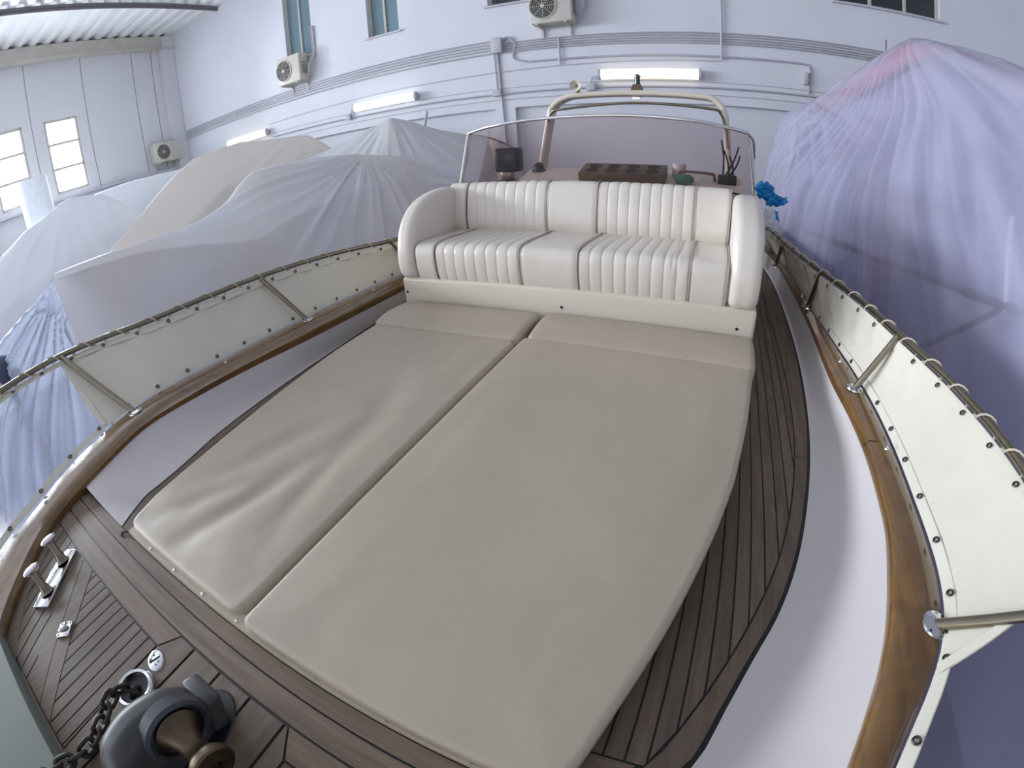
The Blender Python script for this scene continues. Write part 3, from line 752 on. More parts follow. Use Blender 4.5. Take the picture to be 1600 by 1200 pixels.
cushion('bolster', lambda y: -.062, lambda y: 1.098, 2.008, 2.335, lambda y: zpad(2.0) - .002 + .034 * math.sin(PI * min(1, max(0, (y - 1.98) / .30)) * .62), .075, .03, padr, M['vinyl'], .035, 60, 40)

# ------------------------------------------------------------------ sofa facing the bow
sofa = tagset(empty('bow_sofa', (0, 0, 0)), 'white fluted vinyl bench sofa facing the sun pads', 'sofa')
MB().box((0, 2.70, -1.005), (2.19, .68, .375), bev=.022, seg=3).out('moulded_base', M['gel'], sofa)
MB().box((0, 3.035, -.76), (2.06, .09, .86), bev=.03, seg=3).out('back_shell', M['gel'], sofa)
for x in (-.86, .02, 1.0):
    MB().lathe([(0, .004), (.007, .003), (.009, 0)], Matrix.Translation((x if x > 0 else x - .20, 2.358, -.93 + (.015 if x < 0 else 0))) @ Matrix.Rotation(PI / 2, 4, 'X'), 12).out('screw', M['dark'], sofa)
ARM = [(2.40, -.835), (2.345, -.80), (2.325, -.72), (2.335, -.61), (2.375, -.50), (2.45, -.405), (2.57, -.335), (2.74, -.298), (2.90, -.292), (2.985, -.30), (2.99, -.60), (2.99, -.835)]
def arm(x0, x1, name):
    prof = crom([(0, a, b) for a, b in ARM[:10]], 36) + [Vector((0, a, b)) for a, b in ARM[10:]]
    cyy, czz = 2.72, -.62; rows = []; r = min(.055, (x1 - x0) / 2)
    for k in range(15):
        u = k / 14; x = x0 + (x1 - x0) * u; e = min(x - x0, x1 - x)
        ins = r - math.sqrt(max(0, r * r - max(0, r - e) ** 2))
        row = []
        for p in prof:
            v = Vector((0, p.y - cyy, p.z - czz)); L_ = v.length; v *= (L_ - ins) / L_
            row.append((x, cyy + v.y, max(-.835, czz + v.z)))
        rows.append(row + row[:1])
    mb = MB().grid(rows); mb.add(rows[0][:-1], [tuple(range(len(rows[0]) - 1))]); mb.add(rows[-1][:-1], [tuple(range(len(rows[0]) - 1))])
    bmesh.ops.remove_doubles(mb.bm, verts=mb.bm.verts, dist=.0002)
    return mb.out(name, M['vinyl_white'], sofa)
arm(-1.100, -.962, 'armrest')
arm(.925, 1.092, 'armrest')
SEAT = [(2.42, -.842), (2.378, -.828), (2.356, -.76), (2.350, -.68), (2.358, -.622), (2.395, -.592), (2.50, -.586), (2.72, -.596), (2.94, -.606)]
BACK = [(2.915, -.612), (2.905, -.55), (2.915, -.46), (2.935, -.375), (2.955, -.315), (2.985, -.284), (3.03, -.278), (3.075, -.30), (3.085, -.35)]
def upholstery(prof, x0, x1, flutes, name, lift=0.0):
    pr = crom([(0, a, b) for a, b in prof], 34); n = len(pr)
    nx = max(18, flutes * 16 + 1); rows = []
    for k in range(nx):
        u = k / (nx - 1); x = x0 + (x1 - x0) * u; e = min(x - x0, x1 - x)
        d = lift - .009 * max(0, 1 - e / .014) ** 2
        if flutes:
            t = u * flutes; d += -.0065 + .0065 * abs(math.sin(PI * t)) ** .36
        row = []
        for i, p in enumerate(pr):
            tg = (pr[min(i + 1, n - 1)] - pr[max(i - 1, 0)]).normalized(); nn = Vector((0, -tg.z, tg.y))
            if nn.y > 0 and prof is BACK and i < n // 2: nn = -nn
            w = .0035 * noise.noise(Vector((x * 7, p.y * 5 + p.z * 6, 2)))
            if name.startswith('seat') and x > .62 and flutes: w += .004 * noise.noise(Vector((x * 25, p.z * 22 + p.y * 8, 7)))
            row.append(p + Vector((x, 0, 0)) + nn * (d + w))
        rows.append(row)
    return rows
def outward(prof, rows):   # make sure the relief points away from the filling
    return rows
def panel(prof, x0, x1, fl, name):
    rows = upholstery(prof, x0, x1, fl, name)
    mb = MB().grid(rows)
    return mb.out(name, M['vinyl_white'], sofa, True, False)
sx = [-.955, -.806, -.228, .117, .722, .918]
bxs = [-1.03, -.873, -.263, .08, .699, .915]
for k in range(5):
    fl = (0, 8, 0, 9, 0)[k]
    o = panel(SEAT, sx[k] + .002, sx[k + 1] - .002, fl, 'seat_panel')
    if fl: o['label'] = 'fluted seat panel'
    o = panel(BACK, bxs[k] + .002, bxs[k + 1] - .002, fl, 'backrest_panel')
    if fl: o['label'] = 'fluted backrest panel'
for xs_, prof, nm in ((sx[1:], SEAT, 'seat_piping'), (bxs[1:], BACK, 'backrest_piping')):
    for x in xs_:
        pr = crom([(x, a, b) for a, b in prof], 34)
        MB().tube([p + Vector((0, -.001 if nm[0] == 'b' else 0, .002)) for p in pr], .0042, 6).out(nm, M['piping'], sofa)
# solid filling under the upholstery
mb = MB(); mb.extr([(2.44, -.835), (2.385, -.80), (2.372, -.74), (2.374, -.67), (2.40, -.62), (2.45, -.612), (2.95, -.63), (2.95, -.835)], 'x', -.965, .93)
mb.out('seat_core', M['vinyl_white'], sofa, False)
MB().extr([(2.935, -.63), (2.935, -.5), (2.965, -.33), (3.0, -.305), (3.06, -.31), (3.06, -.63)], 'x', -1.03, .915).out('backrest_core', M['vinyl_white'], sofa, False)

# ------------------------------------------------------------------ windscreen
ws = tagset(empty('windscreen', (0, 0, 0)), 'smoked windscreen with a polished top trim behind the sofa', 'windscreen')
TOPW = crom([(-1.015, 3.30, .083), (-.78, 3.21, .118), (-.36, 3.16, .146), (.20, 3.15, .152), (.62, 3.17, .130), (.86, 3.20, .10), (1.005, 3.25, .074)], 40)
BOTW = crom([(-1.08, 3.16, -.45), (-.80, 3.11, -.445), (-.36, 3.10, -.44), (.20, 3.10, -.44), (.62, 3.10, -.44), (.88, 3.10, -.445), (1.085, 3.14, -.47)], 40)
def pane(T, B, name, off=(0, .006, 0)):
    mb = MB()
    P = [[T[i].lerp(B[i], j / 8) for j in range(9)] for i in range(len(T))]
    mb.grid(P); Q = [[p + Vector(off) for p in r] for r in P]; mb.grid(Q)
    mb.grid([P[0], Q[0]]); mb.grid([P[-1], Q[-1]]); mb.grid([[r[0] for r in P], [r[0] for r in Q]]); mb.grid([[r[-1] for r in P], [r[-1] for r in Q]])
    return mb.out(name, M['tint'], ws, True, False)
pane(TOPW, BOTW, 'front_pane')
for s, T0, B0_, nm in ((-1, TOPW[0], BOTW[0], 'l'), (1, TOPW[-1], BOTW[-1], 'r')):
    T2 = crom([T0, (s * 1.09, 3.9, .03), (s * 1.16, 4.7, -.12)], 12)
    B2 = crom([B0_, (s * 1.14, 3.9, -.50), (s * 1.18, 4.7, -.50)], 12)
    pane(T2, B2, 'side_pane', (-s * .006, 0, 0))
    MB().tube(T2, .009, 8).out('side_trim', M['steel'], ws)
    MB().tube([T0, T0.lerp(B0_, .5), B0_], .014 if s < 0 else .006, 8).out('corner_post', M['alu'] if s < 0 else M['steel'], ws)
MB().tube([p + Vector((0, 0, .004)) for p in TOPW], .0125, 10).out('top_trim', M['chrome'], ws)
MB().tube([TOPW[i].lerp(BOTW[i], .745) + Vector((0, -.004, 0)) for i in range(0, 38)], .006, 6).out('lower_gasket', M['dark'], ws)

# ------------------------------------------------------------------ items on the dashboard
MB().extr([(3.12, -.49), (3.125, -.350), (3.14, -.340), (3.52, -.240), (3.55, -.236), (3.93, -.25), (3.95, -.49)], 'x', -.62, 1.0).out('instrument_shelf', M['gel'], boat)
zt_ = -.329
root = tagset(empty('cup_holder_board', (0, 0, 0)), 'brown wooden block with eight round holes behind the windscreen', 'cup holder')
mb = MB(); x0, x1, y0, y1, h = -.13, .47, 3.055, 3.285, .105; zt_ = -1.150
mb.box(((x0 + x1) / 2, (y0 + y1) / 2, zt_ + h / 2), (x1 - x0, y1 - y0, h), bev=.006).out('block', M['woodbox'], root); root.rotation_euler = (.256, 0, 0); root.location = (0, .0, 0)
for i in range(4):
    for j in range(2):
        MB().lathe([(0, .0015), (.050, .0015), (.054, .004), (.058, .0)], Matrix.Translation((x0 + .09 + i * .14, y0 + .060 + j * .10, zt_ + h)) @ Matrix.Scale(.78, 4), 24).out('cup_hole_disc', M['hole'], root)  # flat dark disc on solid wood, its colour standing for shade in the hole
zt_ = -.29
root = tagset(empty('chart_plotter', (0, 0, 0)), 'black boxy instrument on a bracket at the left of the dashboard', 'instrument')
MB().box((-.835, 3.62, -.15), (.215, .13, .20), bev=.025, seg=3).out('casing', M['dark'], root)
MB().box((-.835, 3.552, -.145), (.15, .006, .11), bev=.002).out('screen', mat('screen_dark', (40, 44, 58), .15), root)
MB().box((-.86, 3.64, -.285), (.10, .08, .09), bev=.01).out('bracket', M['steel'], root)
MB().box((-.84, 3.64, -.40), (.30, .22, .14), bev=.02).out('pedestal', M['dark'], root)
root = tagset(empty('compass', (0, 0, 0)), 'small black domed compass right of the boxy instrument', 'compass')
MB().lathe([(0, .05), (.02, .047), (.037, .034), (.045, .014), (.047, 0), (.055, -.005), (.055, -.02), (0, -.02)], Matrix.Translation((-.535, 3.52, -.228)) ).out('housing', M['dark'], root)
MB().lathe([(0, .056), (.015, .054), (.026, .045)], Matrix.Translation((-.535, 3.52, -.228))).out('dome', M['wgrey'], root)
root = tagset(empty('bottle', (0, 0, 0)), 'green plastic bottle lying on the dashboard right of the wooden block', 'bottle')
Mx = Matrix.Translation((.60, 3.30, -.262)) @ Matrix.Rotation(PI / 2, 4, 'Y')
MB().lathe([(0, -.06), (.03, -.06), (.035, -.05), (.035, .03), (.03, .045), (.016, .06), (.016, .07)], Mx).out('body', M['green'], root)
MB().lathe([(.018, .068), (.019, .095), (0, .097)], Mx).out('cap', M['gel_white'], root)
root = tagset(empty('paper_roll', (0, 0, 0)), 'pale paper roll standing beside the wooden block', 'paper roll')
MB().lathe([(.018, 0), (.06, 0), (.062, .004), (.062, .112), (.06, .116), (.018, .116), (.018, 0)], Matrix.Translation((.55, 3.46, -.258)) @ Matrix.Scale(.8, 4)).out('roll', M['gel_white'], root)
root = tagset(empty('rod_box', (0, 0, 0)), 'dark green box holding thin rods at the right of the dashboard', 'box')
MB().box((.89, 3.42, zt_ + .035), (.13, .13, .07), bev=.008).out('box', mat('box_dark_green', (46, 58, 44), .5), root)
for a, b in (((.86, 3.42, zt_ + .07), (.84, 3.47, .02)), ((.88, 3.42, zt_ + .07), (.96, 3.45, -.02)), ((.90, 3.40, zt_ + .07), (.86, 3.46, -.05)), ((.93, 3.42, zt_ + .07), (.90, 3.46, -.09)), ((.91, 3.43, zt_ + .07), (.97, 3.40, -.08))):
    MB().tube(crom([a, [(a[i] + b[i]) / 2 + (.01 if i == 0 else 0) for i in range(3)], b], 8), .006, 6).out('rod', M['ac_dark'], root)
root = tagset(empty('grab_handle', (0, 0, 0)), 'brown bent grab handle on the dashboard left of the rod box', 'handle')
MB().tube(crom([(.55, 3.40, zt_), (.56, 3.40, zt_ + .06), (.60, 3.40, zt_ + .075), (.78, 3.40, zt_ + .07), (.80, 3.40, zt_ + .05), (.81, 3.40, zt_)], 24), .010, 8).out('bar', mat('handle_brown', (110, 84, 70), .4), root)
root = tagset(empty('bag', (0, 0, 0)), 'bright blue plastic bag beside the windscreen on the right', 'bag')
def crumple(c, r, seed, sq=(1, 1, 1), amp=.25, f=4.0, sub=4):
    t = bmesh.new(); bmesh.ops.create_icosphere(t, subdivisions=sub, radius=1)
    for v in t.verts:
        n = v.co.normalized(); k = 1 + amp * noise.fractal(n * f + Vector((seed, seed, 0)), 1.0, 2.0, 4)
        v.co = Vector((c[0] + n.x * r * sq[0] * k, c[1] + n.y * r * sq[1] * k, c[2] + n.z * r * sq[2] * k))
    mb = MB(); mb.merge(t); return mb
mb = crumple((1.285, 4.75, -.42), .10, 3, (.8, .6, .7), .7, 2.2); t_ = crumple((1.40, 4.72, -.50), .085, 5, (1.1, .6, .6), .7, 2.4); t3 = bpy.data.meshes.new('t'); t_.bm.to_mesh(t3); mb.bm.from_mesh(t3); mb.out('blue_top', M['blue_bag'], root)
crumple((1.42, 4.76, -.78), .06, 12, (.6, .6, 2.6), .5, 2.2).out('blue_handle', M['blue_bag'], root)
crumple((1.36, 4.78, -.80), .16, 8, (.8, .6, 1.25), .25).out('pale_lower_part', M['foam'], root)

# ------------------------------------------------------------------ radar arch
arch = tagset(empty('radar_arch', (0, 0, 0)), 'cream radar arch standing behind the windscreen', 'arch')
AP = crom([(-1.12, 4.72, -1.1), (-1.02, 4.66, -.75), (-.93, 4.62, -.35), (-.80, 4.6, .23), (-.745, 4.6, .34), (-.64, 4.6, .405), (-.48, 4.6, .43), (.1, 4.6, .435), (.66, 4.6, .412), (.785, 4.6, .375), (.855, 4.6, .29), (.885, 4.6, .15), (.93, 4.62, -.35), (1.02, 4.66, -.75), (1.10, 4.72, -1.1)], 90)
P = []
for i, p in enumerate(AP):
    t = (AP[min(i + 1, 89)] - AP[max(i - 1, 0)]).normalized(); nn = t.cross(Vector((0, 1, 0))).normalized()
    row = []
    for k in range(20):
        a = 2 * PI * k / 20; ca, sa = math.cos(a), math.sin(a)
        row.append(p + nn * (.030 * math.copysign(abs(ca) ** .6, ca)) + Vector((0, 1, 0)) * (.085 * math.copysign(abs(sa) ** .6, sa)))
    P.append(row + row[:1])
MB().grid(P).out('arch_tube', M['gel'], arch)
MB().tube(crom([(-.80, 4.50, .18), (-.745, 4.48, .27), (-.62, 4.46, .295), (.05, 4.44, .335), (.72, 4.46, .30), (.83, 4.48, .26), (.875, 4.5, .13), (.90, 4.5, -.05)], 60), .013, 10).out('hand_rail', M['steel'], arch)
MB().lathe([(0, 0), (.045, 0), (.05, -.008), (.04, -.014)], Matrix.Translation((.06, 4.53, .402))).out('lamp_bezel', M['chrome'], arch)
MB().lathe([(.038, -.010), (.03, -.02), (0, -.024)], Matrix.Translation((.06, 4.53, .402))).out('lamp_lens', emit('arch_lamp', (1, .8, .5), 3), arch)
root = tagset(empty('navigation_light', (0, 0, 0)), 'small lantern on a dark wedge base on top of the arch', 'light')
MB().extr([(.005, .462), (.120, .462), (.095, .52), (.030, .52)], 'y', 4.55, 4.65).out('base', mat('base_brown', (96, 76, 60), .5), root)
MB().lathe([(.032, 0), (.032, .008), (.026, .012), (.026, .07), (.030, .075), (.030, .085), (.012, .10), (0, .10)], Matrix.Translation((.063, 4.6, .52))).out('lens', mat('lens_dark_green', (52, 62, 60), .15), root)
MB().lathe([(.034, 0), (.034, .012), (0, .012)], Matrix.Translation((.063, 4.6, .592))).out('cap', M['steel'], root)
root = tagset(empty('horn', (0, 0, 0)), 'small cream trumpet horn on the left of the arch top', 'horn')
MB().lathe([(.012, -.06), (.014, 0), (.03, .04), (.055, .06), (.05, .058), (.01, .0)], Matrix.Translation((-.50, 4.52, .515)) @ Matrix.Rotation(PI / 2, 4, 'X')).out('trumpet', M['gel'], root)
MB().box((-.50, 4.56, .478), (.03, .05, .04), bev=.005).out('bracket', M['steel'], root)

# ------------------------------------------------------------------ guard rails, weather cloths
RR = [(1.10, -.75, -.72), (1.45, -.45, -.72), (1.70, -.05, -.71), (1.83, .40, -.705), (1.883, .80, -.70), (1.888, 1.107, -.70), (1.872, 1.314, -.70), (1.849, 1.466, -.70), (1.817, 1.653, -.70), (1.785, 1.795, -.70), (1.73, 2.035, -.70), (1.642, 2.496, -.70), (1.527, 2.936, -.70), (1.432, 3.416, -.70), (1.337, 4.082, -.70), (1.245, 4.541, -.70), (1.20, 5.0, -.70)]
LR = [(-1.30, -.75, -.60), (-1.70, -.45, -.60), (-1.95, -.2, -.60), (-2.067, .062, -.60), (-2.126, .275, -.605), (-2.135, .465, -.61), (-2.055, .72, -.615), (-1.933, .977, -.62), (-1.869, 1.36, -.625), (-1.837, 1.774, -.635), (-1.781, 2.294, -.66), (-1.717, 2.647, -.684), (-1.60, 3.0, -.70), (-1.45, 4.0, -.71), (-1.32, 5.0, -.72)]
HB = {1: [(-.6, .80), (-.4, 1.0), (-.1, 1.23), (.1, 1.34), (.3, 1.42), (.45, 1.49), (.62, 1.572), (.757, 1.605), (.868, 1.620), (1.048, 1.633), (1.266, 1.640), (1.509, 1.640), (1.765, 1.632), (2.05, 1.606), (2.4, 1.56), (3.459, 1.500), (4.458, 1.43), (5.0, 1.40)],
      -1: [(-.6, .88), (-.45, 1.08), (-.275, 1.24), (-.064, 1.395), (.212, 1.57), (.387, 1.65), (.723, 1.745), (.998, 1.755), (1.237, 1.765), (1.611, 1.78), (2.069, 1.765), (2.565, 1.709), (3.062, 1.68), (4.0, 1.58), (5.0, 1.50)]}
def rail_at(R_, y):
    for a, b in zip(R_, R_[1:]):
        if a.y <= y <= b.y: return a.lerp(b, (y - a.y) / (b.y - a.y))
    return R_[0] if y < R_[0].y else R_[-1]
ST = {1: [(1.56, .711, .62), (1.571, 1.975, 2.035), (1.512, 3.10, 2.95), (1.394, 4.157, 3.78)],
      -1: [(-1.556, .599, .465), (-1.573, 1.881, 1.774), (-1.53, 3.10, 2.92), (-1.45, 4.3, 4.1)]}
for s, RP, nm in ((-1, LR, 'left'), (1, RR, 'right')):
    rail = crom(RP, 160)
    HB[s] = [(a, b + (.022 if s < 0 else .002)) for a, b in CO[s]]
    g = tagset(empty('guard_rail', (0, 0, 0)), 'stainless guard rail with four raked stanchions along the %s side' % nm, 'railing', 'guard rails')
    MB().tube(rail, .0165, 12).out('top_rail', M['steel'], g)
    for (bx_, by_, ty) in ST[s]:
        b = Vector((bx_, by_, zct(by_) + .004)); t = rail_at(rail, ty)
        MB().tube([b, b.lerp(t, .5), t + Vector((0, 0, -.004))], .0155, 12).out('stanchion', M['steel'], g)
        ax = (t - b).normalized(); q = Vector((0, 0, 1)).rotation_difference(Vector((0, 0, 1)).lerp(ax, .15).normalized()).to_matrix().to_4x4()
        fl = MB().lathe([(0, .012), (.024, .012), (.030, .008), (.040, .006), (.042, .0)], Matrix.Translation(b - Vector((0, 0, .002))) @ q, 24).out('base_flange', M['chrome'], g)
        for k in range(4):
            a = PI / 4 + k * PI / 2
            so = MB().lathe([(0, .003), (.004, .002), (.005, 0)], Matrix.Translation(b + Vector((.033 * math.cos(a), .033 * math.sin(a), .006))), 8).out('flange_screw', M['dark'], fl)
    # cloth
    w = tagset(empty('weather_cloth', (0, 0, 0)), '%s canvas weather cloth laced under the %s guard rail' % ('cream shaded' if s < 0 else 'brightly lit white', nm), 'canvas', 'weather cloths')
    def bot(y, dz=.004):
        return Vector((s * interp(y, HB[s]), y, zct(y) + dz))
    def cl(y0t, y0b, y1, f0, f1, n, m_, wav=.008):
        P = []
        for i in range(n + 1):
            u = i / n; yt = y0t + (y1 - y0t) * u; yb = y0b + (y1 - y0b) * u
            T = rail_at(rail, yt) + Vector((-s * .004, 0, -.030)); B_ = bot(yb)
            row = []
            for j in range(m_ + 1):
                v = f0 + (f1 - f0) * j / m_; p = T.lerp(B_, v)
                d = math.sin(PI * v) * (.012 + wav * noise.noise(Vector((yt * 2.2, v * 1.3, s * 4)))) + .004 * noise.noise(Vector((yt * 9, v * 3, s)))
                d += .006 * (1 - v) * math.sin(2 * PI * yt / .19) * (v < .6)
                row.append(p + Vector((s * d, 0, 0)))
            P.append(row)
        Q = [[p + Vector((s * .0015, 0, 0)) for p in r] for r in P]
        mb = MB().grid(P); mb.grid(Q); mb.grid([P[0], Q[0]]); mb.grid([P[-1], Q[-1]])
        return mb
    y0t, y0b = (.44, .42) if s < 0 else (.74, .56)
    o = cl(y0t, y0b, 4.95, 0, 1, 170, 22).out('cloth_panel', M['cloth'], w, True, False)
    # hem bands, doubled canvas, carried on forward past the panel
    def band(top, ya, yb, wd, n):
        P = []
        for i in range(n + 1):
            y = ya + (yb - ya) * i / n
            if top: a = rail_at(rail, y) + Vector((-s * .006, 0, -.026)); T = (bot(y) - a).normalized(); b = a + T * wd
            else:
                b = bot(y) + Vector((-s * .003, 0, -.002)); T = (rail_at(rail, y) - b).normalized(); a = b + T * wd
            P.append([a, a.lerp(b, .5) + Vector((-s * .0015, 0, 0)), b])
        Q = [[p + Vector((s * .003, 0, 0)) for p in r] for r in P]
        return MB().grid(P).grid(Q)
    o = band(True, -.5, 4.95, .040, 120).out('top_hem', M['cloth'], w, True, False)
    o = band(False, -.5, 4.95, .034, 120).out('bottom_hem', M['cloth'], w, True, False)
    P = []
    T = rail_at(rail, y0t) + Vector((-s * .008, 0, -.03)); B_ = bot(y0b) + Vector((-s * .008, 0, 0))
    for i in range(13):
        v = i / 12 * .96; p = T.lerp(B_, v) + Vector((s * math.sin(PI * v) * .012, 0, 0)); P.append([p, p + Vector((0, .026, 0))])
    MB().grid(P).out('end_hem', M['cloth'], w, True, False)
    # lacing: a cord wound round the rail and through the top eyelets
    y = -.45; eyes = []
    while y < 4.7:
        eyes.append(y); y += .192
    lace = []
    for a, b in zip(eyes, eyes[1:]):
        for k in range(16):
            u = k / 16; yy_ = a + (b - a) * u; c = rail_at(rail, yy_)
            e = .5 - .5 * math.cos(2 * PI * u)     # 0 at eyelets
            ang = -PI / 2 + 2 * PI * min(1, max(0, (u - .15) / .6))
            rr = .0215 if .1 < u < .85 else .030
            off = Vector((s * math.cos(ang) * rr, 0, math.sin(ang) * rr))
            if u < .12 or u > .88: off = Vector((-s * .012, 0, -.042))
            lace.append(c + off)
    MB().tube(lace, .0042, 6).out('lacing_cord', M['cord'], w)
    for yy_ in eyes:
        c = rail_at(rail, yy_) + Vector((-s * .008, 0, -.028))
        t = (bot(yy_) - rail_at(rail, yy_)).normalized(); nn = t.cross(Vector((0, 1, 0))).normalized()
        if nn.x * s > 0: nn = -nn
        Mx = Matrix.Translation(c + t * .020 + nn * .007) @ Vector((0, 0, 1)).rotation_difference(nn).to_matrix().to_4x4()
        MB().lathe([(.005, 0), (.006, .0025), (.0085, .0035), (.011, .002), (.0115, 0)], Mx, 16).out('eyelet', M['eyelet'], w)
    yy_ = -.42
    while yy_ < 4.7:
        b = bot(yy_); t = (rail_at(rail, yy_) - b).normalized(); nn = t.cross(Vector((0, 1, 0))).normalized()
        if nn.x * s > 0: nn = -nn
        Mx = Matrix.Translation(b + t * .017 + nn * .006) @ Vector((0, 0, 1)).rotation_difference(nn).to_matrix().to_4x4()
        MB().lathe([(.005, 0), (.006, .0025), (.0085, .0035), (.011, .002), (.0115, 0)], Mx, 16).out('eyelet', M['eyelet'], w)
        yy_ += .205
# small hooks on the cap rail
for k, (x, y) in enumerate(((-1.33, -.02), (-1.555, 1.20), (1.60, 1.50), (1.555, 2.25), (-1.50, 2.5), (1.50, 3.3))):
    e = tagset(empty('lacing_hook', (x, y, zct(y) + .006)), ('tiny chrome lacing hook on the %s cap rail, ' % ('left' if x < 0 else 'right')) + ('near the bow', 'beside the front of the left pad', 'at the rail joint', 'below the second stanchion', 'near the sofa arm', 'past the sofa')[k], 'hook', 'lacing hooks on the cap rails')
    MB().lathe([(0, .006), (.008, .005), (.010, 0)], None, 14).out('base', M['chrome'], e)
    MB().tube(crom([(0, 0, .003), (0, .004, .014), (0, .014, .016), (0, .020, .010)], 8), .0028, 6).out('hook', M['chrome'], e)

# ------------------------------------------------------------------ foredeck gear
zf = -.985
cl = tagset(empty('mooring_bitt', (0, 0, 0)), 'twin-post chrome mooring bitt on the foredeck at the left', 'bitt')
p0 = Vector((-.925, -.075, zf)); p1 = Vector((-.80, -.225, zf)); dd = (p1 - p0).normalized(); ang = math.atan2(dd.y, dd.x)
c = (p0 + p1) / 2
MB().box((c.x, c.y, zf + .006), (.265, .075, .012), Matrix.Rotation(ang, 3, 'Z'), bev=.004).out('base_plate', M['chrome'], cl)
for t in (.12, .85):
    q = p0.lerp(p1, t); nn = Vector((-.35, .05, 1)).normalized()
    Mx = Matrix.Translation(q + Vector((0, 0, .010))) @ Vector((0, 0, 1)).rotation_difference(nn).to_matrix().to_4x4()
    MB().lathe([(.030, 0), (.022, .008), (.0175, .03), (.0165, .06), (.0175, .085)], Mx, 24).out('post', M['steel'], cl)
    t2 = bmesh.new(); bmesh.ops.create_uvsphere(t2, u_segments=28, v_segments=16, radius=1)
    M2 = Mx @ Matrix.Translation((0, 0, .092)) @ Matrix.Rotation(ang + .15, 4, 'Z') @ Matrix.Diagonal((.046, .024, .014, 1))
    bmesh.ops.transform(t2, matrix=M2, verts=t2.verts); mb = MB(); mb.merge(t2); mb.out('head', M['gel_white'] if False else M['chrome'], cl)
fp = tagset(empty('deck_plate', (0, 0, 0)), 'small square steel deck plate with an oval slot', 'deck fitting')
Mz = Matrix.Rotation(-.75, 3, 'Z')
MB().box((-.598, -.217, zf + .004), (.058, .052, .006), Mz, bev=.002).out('plate', M['chrome'], fp)
MB().lathe([(0, .001), (.010, .001), (.013, 0)], Matrix.Translation((-.598, -.217, zf + .0075)) @ Mz.to_4x4() @ Matrix.Diagonal((1, 1.6, 1, 1)), 20).out('slot', M['dark'], fp)
for a in (-1, 1):
    for b in (-1, 1):
        v = Mz @ Vector((.022 * a, .019 * b, 0)); MB().lathe([(0, .002), (.003, .001), (.0035, 0)], Matrix.Translation((-.598 + v.x, -.217 + v.y, zf + .0072)), 8).out('screw', M['steel'], fp)
hp = tagset(empty('hatch_hinge', (0, 0, 0)), 'oval chrome hinge plate beside the windlass', 'hinge')
MB().lathe([(0, .004), (.030, .004), (.034, .002), (.035, 0)], Matrix.Translation((-.222, -.052, zf)) @ Matrix.Rotation(-.5, 4, 'Z') @ Matrix.Diagonal((1.05, .72, 1, 1)), 30).out('plate', M['chrome'], hp)
MB().tube([(-.228, -.068, zf + .0045), (-.218, -.036, zf + .0045)], .0022, 6).out('pin', M['dark'], hp)
for v in ((-.015, .006), (.014, .004), (-.012, -.010), (.016, -.008)):
    MB().lathe([(0, .001), (.0028, .001), (.003, 0)], Matrix.Translation((-.222 + v[0], -.052 + v[1], zf + .004)), 8).out('screw', M['dark'], hp)
pr = tagset(empty('chain_pipe', (0, 0, 0)), 'round chrome deck pipe where the anchor chain goes down', 'deck fitting')
MB().lathe([(.060, .001), (.060, .010), (.054, .018), (.046, .016), (.043, .008), (.043, -.0)], Matrix.Translation((-.195, -.145, zf)), 36).out('rim', M['chrome'], pr)
MB().lathe([(0, .0015), (.044, .0015)], Matrix.Translation((-.195, -.145, zf)), 30).out('opening', M['dark'], pr)

wl = tagset(empty('windlass', (0, 0, 0)), 'grey anchor windlass with a worn bronze warping drum', 'windlass')
wl.location = (.035, -.150, zf)
# housing: rounded body lofted across the boat
P = []
HP = [(-.165, .0), (-.172, .05), (-.160, .11), (-.120, .158), (-.06, .178), (.0, .176), (.06, .152), (.105, .105), (.125, .05), (.128, .0)]
pr_ = crom([(0, a, b) for a, b in HP], 40)
x0, x1 = -.062, .045
for k in range(19):
    u = k / 18; x = x0 + (x1 - x0) * u; e = min(x - x0, x1 - x); r = .045
    ins = r - math.sqrt(max(0, r * r - max(0, r - e) ** 2)); sc_ = 1
    row = []
    for p in pr_:
        v = Vector((0, p.y + .02, p.z - .02)); L_ = max(v.length, .001); v *= (L_ - ins) / L_
        row.append((x, -.02 + v.y, max(0, .02 + v.z)))
    P.append(row)
mb = MB().grid(P); mb.add(P[0], [tuple(range(len(P[0])))]); mb.add(P[-1], [tuple(range(len(P[0])))])
bmesh.ops.remove_doubles(mb.bm, verts=mb.bm.verts, dist=.0002)
mb.out('housing', M['wgrey'], wl)
Mx = Matrix.Translation((.040, .030, .108)) @ Matrix.Rotation(PI / 2, 4, 'Y') @ Matrix.Diagonal((1.12, 1.12, 1.32, 1))
MB().lathe([(.074, -.01), (.074, .012), (.066, .016), (.058, .012), (.056, .002), (.0, .002)], Mx, 36).out('bearing_ring', mat('ring_dark', (64, 66, 72), .4), wl)
MB().lathe([(.050, .002), (.050, .010), (.036, .022), (.027, .040), (.025, .058), (.028, .074), (.042, .088), (.047, .094), (.047, .104), (.043, .107), (.016, .108), (.015, .100), (0, .100)], Mx, 40).out('warping_drum', M['bronze'], wl)
MB().lathe([(.0, .104), (.012, .104), (.013, .100)], Mx, 6).out('centre_nut', M['dark'], wl)
MB().box((.01, .115, .055), (.10, .05, .11), Matrix.Rotation(-.35, 3, 'X'), bev=.015, seg=3).out('gear_case', M['wgrey'], wl)
Mx2 = Matrix.Translation((-.062, .0, .065)) @ Matrix.Rotation(-PI / 2, 4, 'Y') @ Matrix.Scale(.8, 4)
MB().lathe([(.055, 0), (.058, .008), (.045, .016), (.036, .024), (.045, .032), (.058, .040), (.052, .046), (0, .046)], Mx2, 30).out('chain_wheel', M['bronze'], wl)
